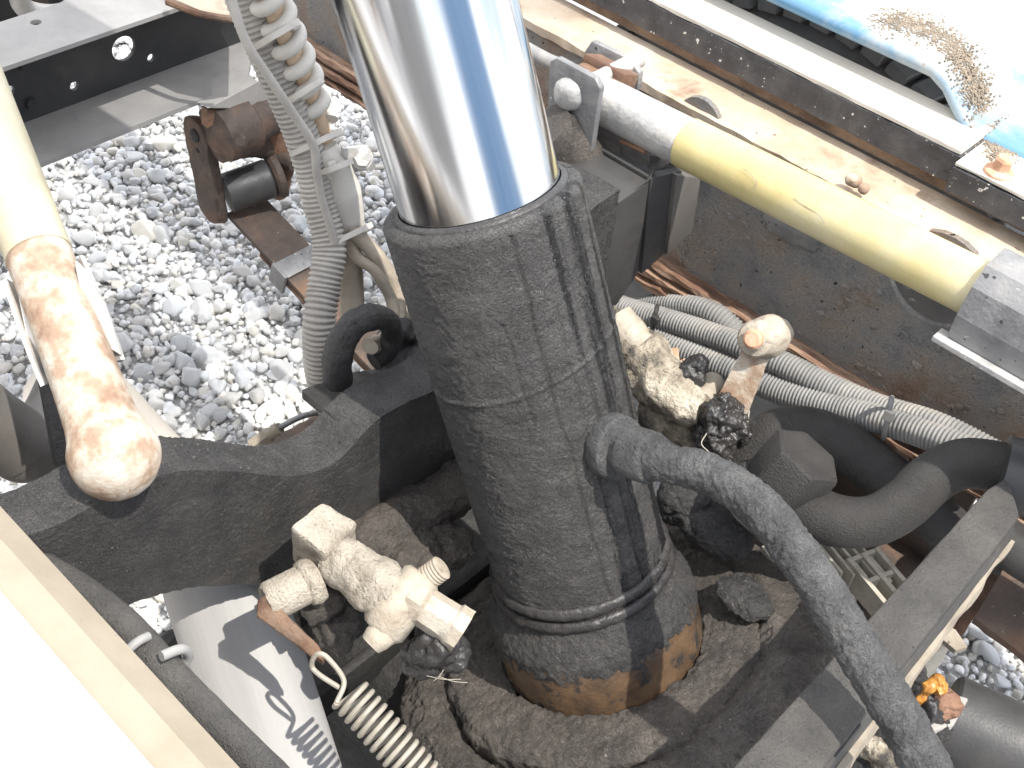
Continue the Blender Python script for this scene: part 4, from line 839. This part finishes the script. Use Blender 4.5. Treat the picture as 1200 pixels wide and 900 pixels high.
link(bm, 'web_grid', 'pale_casting', fc, smooth=False)
up_ = thing('gap_filler', 'rust-brown plates added to darken the gap below the S-curved pipe', 'bracket', (-.1, .85, -1.1))  # added plates, darken a gap where sunlit gravel would show
bm = NB(); box(bm, (-.26, .88, -1.03), (.2, .22, .012), (1, 0, 0), (0, 1, -.15), .002); dense(bm, .03); rough(bm, .003, 30, 2); link(bm, 'plate', 'dark_rust', up_)
bm = NB(); bx(bm, -.34, -.16, .975, .985, -1.06, -.92, .002); link(bm, 'side_plate', 'dark_rust', up_)
# rusty bracket plates at the right edge
rp = thing('rusty_bracket', 'rust-brown angle bracket at the right edge above the gravel', 'bracket', at(1150, 720, Z=-.86))
bm = prism(NB(), [at(x, y, d=1.24) for x, y in ((1112, 752), (1160, 660), (1172, 655), (1170, 680), (1124, 750))], (-.006, .004, -.004)); dense(bm, .01); rough(bm, .0012, 90, 2); link(bm, 'edge_plate', 'rust', rp)
bm = prism(NB(), [at(x, y, Z=-.93) for x, y in ((1175, 668), (1230, 640), (1260, 790), (1205, 772), (1142, 724))], (0, 0, -.008)); dense(bm, .01); rough(bm, .0015, 70, 3); link(bm, 'floor_plate', 'dark_rust', rp)
bm = prism(NB(), [at(x, y, Z=-.90) for x, y in ((1104, 730), (1120, 738), (1134, 758), (1120, 762), (1100, 745))], (0, 0, -.006)); link(bm, 'foot', 'dusty_rubber', rp)
bm = tube(NB(), [at(1160, 625, Z=-.93), at(1200, 655, Z=-.93), at(1260, 690, Z=-.93)], .03, 24, 20); link(bm, 'dark_pipe', 'smooth_dark', rp)
# grease-caked joint and dark pipe
bp_ = thing('dark_tube', 'dark square-ended tube in the bottom right corner', 'tube', at(1160, 870, Z=-.93))
bm = NB(); a_, b_ = at(1105, 842, Z=-.93), at(1300, 930, Z=-.93); rod(bm, a_, b_, .042, 40, .003); link(bm, 'tube', 'smooth_dark', bp_)
bm = prism(NB(), [at(x, y, Z=-.885) for x, y in ((1075, 792), (1116, 812), (1136, 818), (1118, 850), (1082, 860), (1055, 830))], (0, 0, -.02), bev=.002); link(bm, 'flange', 'dusty_steel', bp_)
gj = thing('greasy_joint', 'tar-caked joint with amber grease lumps beside the hose', 'joint', at(1080, 850, Z=-.9))
bm = NB()
for i, (x, y, d, r) in enumerate(((1060, 795, 1.05, .02), (1080, 842, 1.04, .026), (1105, 846, 1.05, .018), (1040, 850, 1.06, .03), (1015, 880, 1.06, .026), (1068, 818, 1.06, .016), (1035, 800, 1.07, .014))): blob(bm, at(x, y, d=d), r, .3, 50, 5, i)
rough(bm, .0014, 200, 3); link(bm, 'tar_lump', 'grime', gj, angle=80)
bm = NB(); tube(bm, [at(1074, 823, d=1.0), at(1082, 817, d=1.0), at(1086, 808, d=.995), at(1093, 800, d=.995), at(1101, 799, d=.995), at(1105, 806, d=.995), at(1097, 811, d=.993)], [.003, .0038, .003, .0046, .0052, .0042, .0034], 18, 40, jit=.003, fr=130); rough(bm, .0008, 260, 2, 3); link(bm, 'amber_grease', 'amber', gj)
bm = blob(NB(), at(1106, 824, d=1.01), .0135, .35, 80, 4, 2); rough(bm, .0012, 220, 3); link(bm, 'clay_lump', 'clay', gj, angle=80)
bm = blob(NB(), at(1088, 830, d=1.005), .012, .4, 90, 4, 5); link(bm, 'wet_lump', 'grime_wet', gj, angle=80)
bm = blob(NB(), at(1030, 885, d=1.03), .016, .45, 80, 4, 5, (1.3, .7, .7)); link(bm, 'soil_clod', 'soil_mix', gj, angle=80)

# ------------------------------------------------------------------ valve, lower left
vb = thing('valve_block', 'square pale valve block with a cross-shaped fitting and a rusty lever', 'valve', at(380, 680, d=1.0))
dv = 1.0
bu = (at(425, 610, d=dv) - at(372, 585, d=dv)).normalized()
tx = (at(418, 610, d=dv) - at(378, 586, d=dv)); ty = (at(340, 622, d=dv) - at(378, 586, d=dv))
T0 = [at(378, 586, d=.985), at(420, 612, d=.985), at(381, 650, d=.955), at(339, 616, d=.955)]
dn = at(381, 690, d=1.0) - T0[2]
bm = prism(NB(), T0, dn, bev=.004); dense(bm, .006); rough(bm, .0008, 80, 2); link(bm, 'block', 'fitting_dust', vb)
a_, b_ = at(392, 652, d=.985), at(468, 706, d=.955)
bm = tube(NB(), [a_, a_.lerp(b_, .5), b_], [.020, .0225, .0235, .0225], 30, 30, jit=.003, fr=50); rough(bm, .0008, 180, 3); link(bm, 'neck', 'fitting_dust', vb, angle=80)
# cross fitting: faceted body, threaded stub, lower stub, side branch
fa, fb = at(504, 664, d=.955), at(437, 752, d=.945); u = (fb - fa).normalized(); vv = (-fa).normalized(); vv = (vv - u * vv.dot(u)).normalized(); L = (fb - fa).length
bm = lathe(NB(), fa + u * .008, u, [(.013, 0), (.0165, .003), (.0165, .02), (.019, .024), (.019, .052), (.0155, .056), (.0155, L - .022), (.0135, L - .018)], 8, ref=vv)
bmesh.ops.bevel(bm, geom=[e for e in bm.edges if e.calc_face_angle(0) > .3], offset=.0012, segments=2, affect='EDGES'); link(bm, 'cross_body', 'fitting_clean', vb, angle=50)
ac, ad = fa.lerp(fb, .42), at(524, 732, d=.95)
bm = lathe(NB(), ac - u * .002, ad - ac, [(.02, 0), (.02, .012), (.016, .016), (.0165, .04), (.0185, .042), (.0185, .052)], 8, ref=u); bmesh.ops.bevel(bm, geom=[e for e in bm.edges if e.calc_face_angle(0) > .3], offset=.0012, segments=2, affect='EDGES'); dense(bm, .008); rough(bm, .0007, 90, 4); link(bm, 'side_branch', 'fitting_clean', vb)
bm = NB(); n = 60; d0 = at(497, 680, d=.955); d1 = at(519, 664, d=.95); ud = (d1 - d0).normalized(); LL = (d1 - d0).length
lathe(bm, d0, ud, [(.0095 + (.0009 if i % 4 < 2 else 0), LL * i / 27) for i in range(27)] + [(.0078, LL)], 24); link(bm, 'threaded_stub', 'fitting_clean', vb)
bm = NB(); tube(bm, [at(456, 736, d=.945), at(444, 746, d=.94), at(434, 756, d=.938)], [.0125, .012, .0115, .009], 20, 16); link(bm, 'lower_stub', 'fitting_clean', vb)
bm = NB()
for i, (x, y, d, r) in enumerate(((512, 758, .965, .02), (495, 772, .97, .016), (530, 765, .975, .015))): blob(bm, at(x, y, d=d), r, .35, 60, 4, i)
rough(bm, .0012, 220, 3); link(bm, 'tar_lump', 'grime_wet', vb, angle=80)
bm = NB()
for x0, y0, x1, y1 in ((500, 792, 540, 796), (515, 793, 548, 800), (520, 785, 508, 798)): tube(bm, [at(x0, y0, d=.955), at((x0 + x1) / 2, (y0 + y1) / 2 + 2, d=.953), at(x1, y1, d=.955)], .0003, 5, 12)
link(bm, 'hair', 'wire', vb)
a_, b_ = at(372, 677, d=.985), at(312, 708, d=.965)
bm = lathe(NB(), a_, b_ - a_, [(.018, 0), (.0205, .006), (.019, .012), (.0165, .014), (.0168, (b_ - a_).length - .004), (.0145, (b_ - a_).length)], 30); rough(bm, .0012, 90, 3); link(bm, 'stub', 'fitting_dust', vb)
l0, l1 = at(306, 710, d=.955), at(372, 772, d=.95); u = (l1 - l0).normalized()
bm = prism(NB(), [at(x, y, d=.953) for x, y in ((301, 703), (309, 698), (320, 703), (345, 730), (372, 755), (379, 768), (378, 778), (366, 770), (342, 752), (318, 735), (302, 722))], (ROT @ Vector((-.05, -.3, -.9))).normalized() * .012, bev=.0015); dense(bm, .008); rough(bm, .0012, 100, 3); link(bm, 'lever', 'rust', vb)
bm = blob(NB(), at(378, 700, d=1.01), .02, .4, 60, 4, 5); blob(bm, at(395, 735, d=1.03), .02, .4, 60, 4, 7); rough(bm, .001, 220, 3); link(bm, 'grime_lump', 'grime_soil', vb, angle=80)
# return spring
sp = thing('coil_spring', 'pale steel return spring hooked to the rusty lever', 'spring', at(440, 850, d=.95))
s0, s1 = at(408, 812, d=.945), at(520, 940, d=.93)
bm, hl = helix(NB(), [s0, s0.lerp(s1, .5), s1], .0148, .0021, .0074, 8, 24, 2.0); link(bm, 'coil', 'wire', sp)
bm = NB(); tube(bm, [hl[0], at(403, 798, d=.94), at(385, 772, d=.938), at(374, 766, d=.938), at(367, 772, d=.942), at(366, 782, d=.948), at(376, 792, d=.946), at(398, 806, d=.944)], .0021, 8, 50); link(bm, 'hook', 'wire', sp)

# ------------------------------------------------------------------ wheel and fender at the upper right
wc = Vector((-.62, 1.36, -1.06)); wr = .395
wh = thing('wheel', 'black tyre with block tread under the blue fender', 'wheel', wc)
bm = lathe(NB(), wc + Vector((0, -.1, 0)), (0, 1, 0), [(.22, 0), (.3, -.012), (.36, .0), (.378, .02), (.384, .06), (.384, .14), (.378, .18), (.36, .2), (.3, .212), (.22, .2)], 90); link(bm, 'tyre', 'tyre_rubber', wh)
bm = lathe(NB(), wc + Vector((0, -.08, 0)), (0, 1, 0), [(.05, .03), (.08, .03), (.1, .05), (.19, .06), (.215, .0), (.22, .0), (.22, .16), (.05, .16)], 60); link(bm, 'rim', 'dusty_steel', wh)
tb = NB(); box(tb, (0, 0, 0), (.030, .046, .016), bev=.002, segs=1); bx(tb, -.002, .002, -.018, .018, .0075, .0082)
tm = bpy.data.meshes.new('tread_block'); tb.to_mesh(tm); tb.free(); tm.materials.append(MATS['tyre_rubber'])
for row, y in enumerate((-.075, -.025, .025, .075)):
    for k in range(64):
        a = 2 * PI * (k + (row % 2) * .5) / 64
        if math.sin(a) < -.1: continue
        o = bpy.data.objects.new('tread_block', tm); COL.objects.link(o); o.parent = wh; o.location = (math.cos(a) * (wr - .006), y, math.sin(a) * (wr - .006)); o.rotation_euler = (0, PI / 2 - a, .12 if row % 2 else -.12)
fd = thing('fender', 'light blue dusty fender over the tyre in the upper right corner', 'fender', (-.5, 1.4, -.6))
bm = NB(); NX, NY = 70, 34; rows = []
def fsurf(x, y):
    return fz(x) + .02 * (1 / (1 + math.exp(-(y - 1.27 - .35 * max(0, x + .45)) * 120)))
def fz(x):
    t = min(1, max(0, (x + .41) / .07)); return -.572 - .046 * t * t * (3 - 2 * t) - (.6 * max(0, (-.95 - x)) ** 1.8)
for i in range(NX + 1):
    x = -1.35 + 1.22 * i / NX; row = []
    yin = 1.098
    for th in np.linspace(-2.2, 1.57, 9): row.append((x, yin + .007 - .007 * math.cos(th), fz(x) - .007 + .007 * math.sin(th)))
    for j in range(1, NY + 1):
        y = yin + .007 + .66 * j / NY; t = y - 1.27 - .35 * max(0, x + .45)
        z = fz(x) + .02 * (1 / (1 + math.exp(-t * 120))) - (.8 * max(0, y - 1.58) ** 1.6); row.append((x, y, z))
    rows.append([bm.verts.new(q) for q in row])
for a, b in zip(rows, rows[1:]):
    for j in range(len(a) - 1): bm.faces.new((a[j], a[j + 1], b[j + 1], b[j]))
pn = link(bm, 'panel', 'blue_paint', fd, angle=60); sm_ = pn.modifiers.new('thickness', 'SOLIDIFY'); sm_.thickness = .002; sm_.offset = 0
bm = NB()
for i in range(3200):
    t = R_.random(); q = spline([(1035, 25, 0), (1085, 35, 0), (1125, 65, 0), (1145, 110, 0), (1165, 160, 0), (1180, 185, 0)], 50)[int(t * 49)]
    px, py = q.x + R_.gauss(0, 9), q.y + R_.gauss(0, 7); w1 = at(px, py, Z=-.575)
    for _ in range(4): w1 = at(px, py, Z=fsurf(w1.x, w1.y))
    w1.z += .0012
    if w1.x > -.335: w1 = at(px, py, Z=-.620)
    blob(bm, w1, R_.uniform(.0005, .0017), .3, 200, 1, i)
link(bm, 'dirt_crumb', 'soil_dark', fd, kind='stuff')

# ------------------------------------------------------------------ canopy added out of view above the frame to shade part of the gravel
cy = thing('added_sunshade', 'flat translucent canopy on a post, added out of view to shade the gravel', 'sunshade', (1.0, -1.4, GZ))
KX = SUN.x / SUN.z * (2.6 - GZ); KY = SUN.y / SUN.z * (2.6 - GZ)
bm = NB(); bx(bm, -3.2 + KX, -1.2 + KX, .3 + KY, 3.2 + KY, 2.6, 2.605); link(bm, 'shade_panel', 'sunshade_sheet', cy, smooth=False)
bm = NB(); rod(bm, (-.2, 2.9, GZ), (-.2, 2.9, 2.6), .04); link(bm, 'post', 'grey_steel', cy)

# ------------------------------------------------------------------ buildings added out of view behind the camera for the chrome to mirror
def shed(name, label, cat, x0, x1, y0, y1, h, m, roofm):
    t = thing(name, label, cat, ((x0 + x1) / 2, (y0 + y1) / 2, GZ)); w = 9
    for ax_, fixed, a0, a1 in ((1, x0, y0, y1), (1, x1, y0, y1), (0, y0, x0, x1), (0, y1, x0, x1)):
        n = max(2, int((a1 - a0) / .14)); bm = NB(); lo = []; hi = []
        for i in range(n + 1):
            a = a0 + (a1 - a0) * i / n; dd = .022 if (i // 2) % 2 else -.022
            p = (fixed + dd, a) if ax_ else (a, fixed + dd); lo.append(bm.verts.new((*p, GZ))); hi.append(bm.verts.new((*p, GZ + h)))
        for i in range(n): bm.faces.new((lo[i], lo[i + 1], hi[i + 1], hi[i]))
        link(bm, 'wall_panel', m, t, smooth=False)
    bm = NB(); bx(bm, x0 - .1, x1 + .1, y0 - .1, y1 + .1, GZ + h, GZ + h + .12); link(bm, 'roof', roofm, t, smooth=False)
shed('mirrored_container', 'blue corrugated container added out of view as a blue band for the chrome to mirror', 'container', 3.0, 5.4, -.95, 1.5, 2.6, 'container_blue', 'container_blue')
shed('mirrored_shed', 'grey corrugated shed added out of view as a grey band for the chrome to mirror', 'shed', .35, 2.3, -5.2, -3.1, 2.9, 'dusty_steel', 'grey_steel')
shed('mirrored_shed', 'brown corrugated shed added out of view as a brown tone for the chrome to mirror', 'shed', -5.0, -1.2, -5.0, -2.6, 2.0, 'brown_shelf', 'grey_steel')
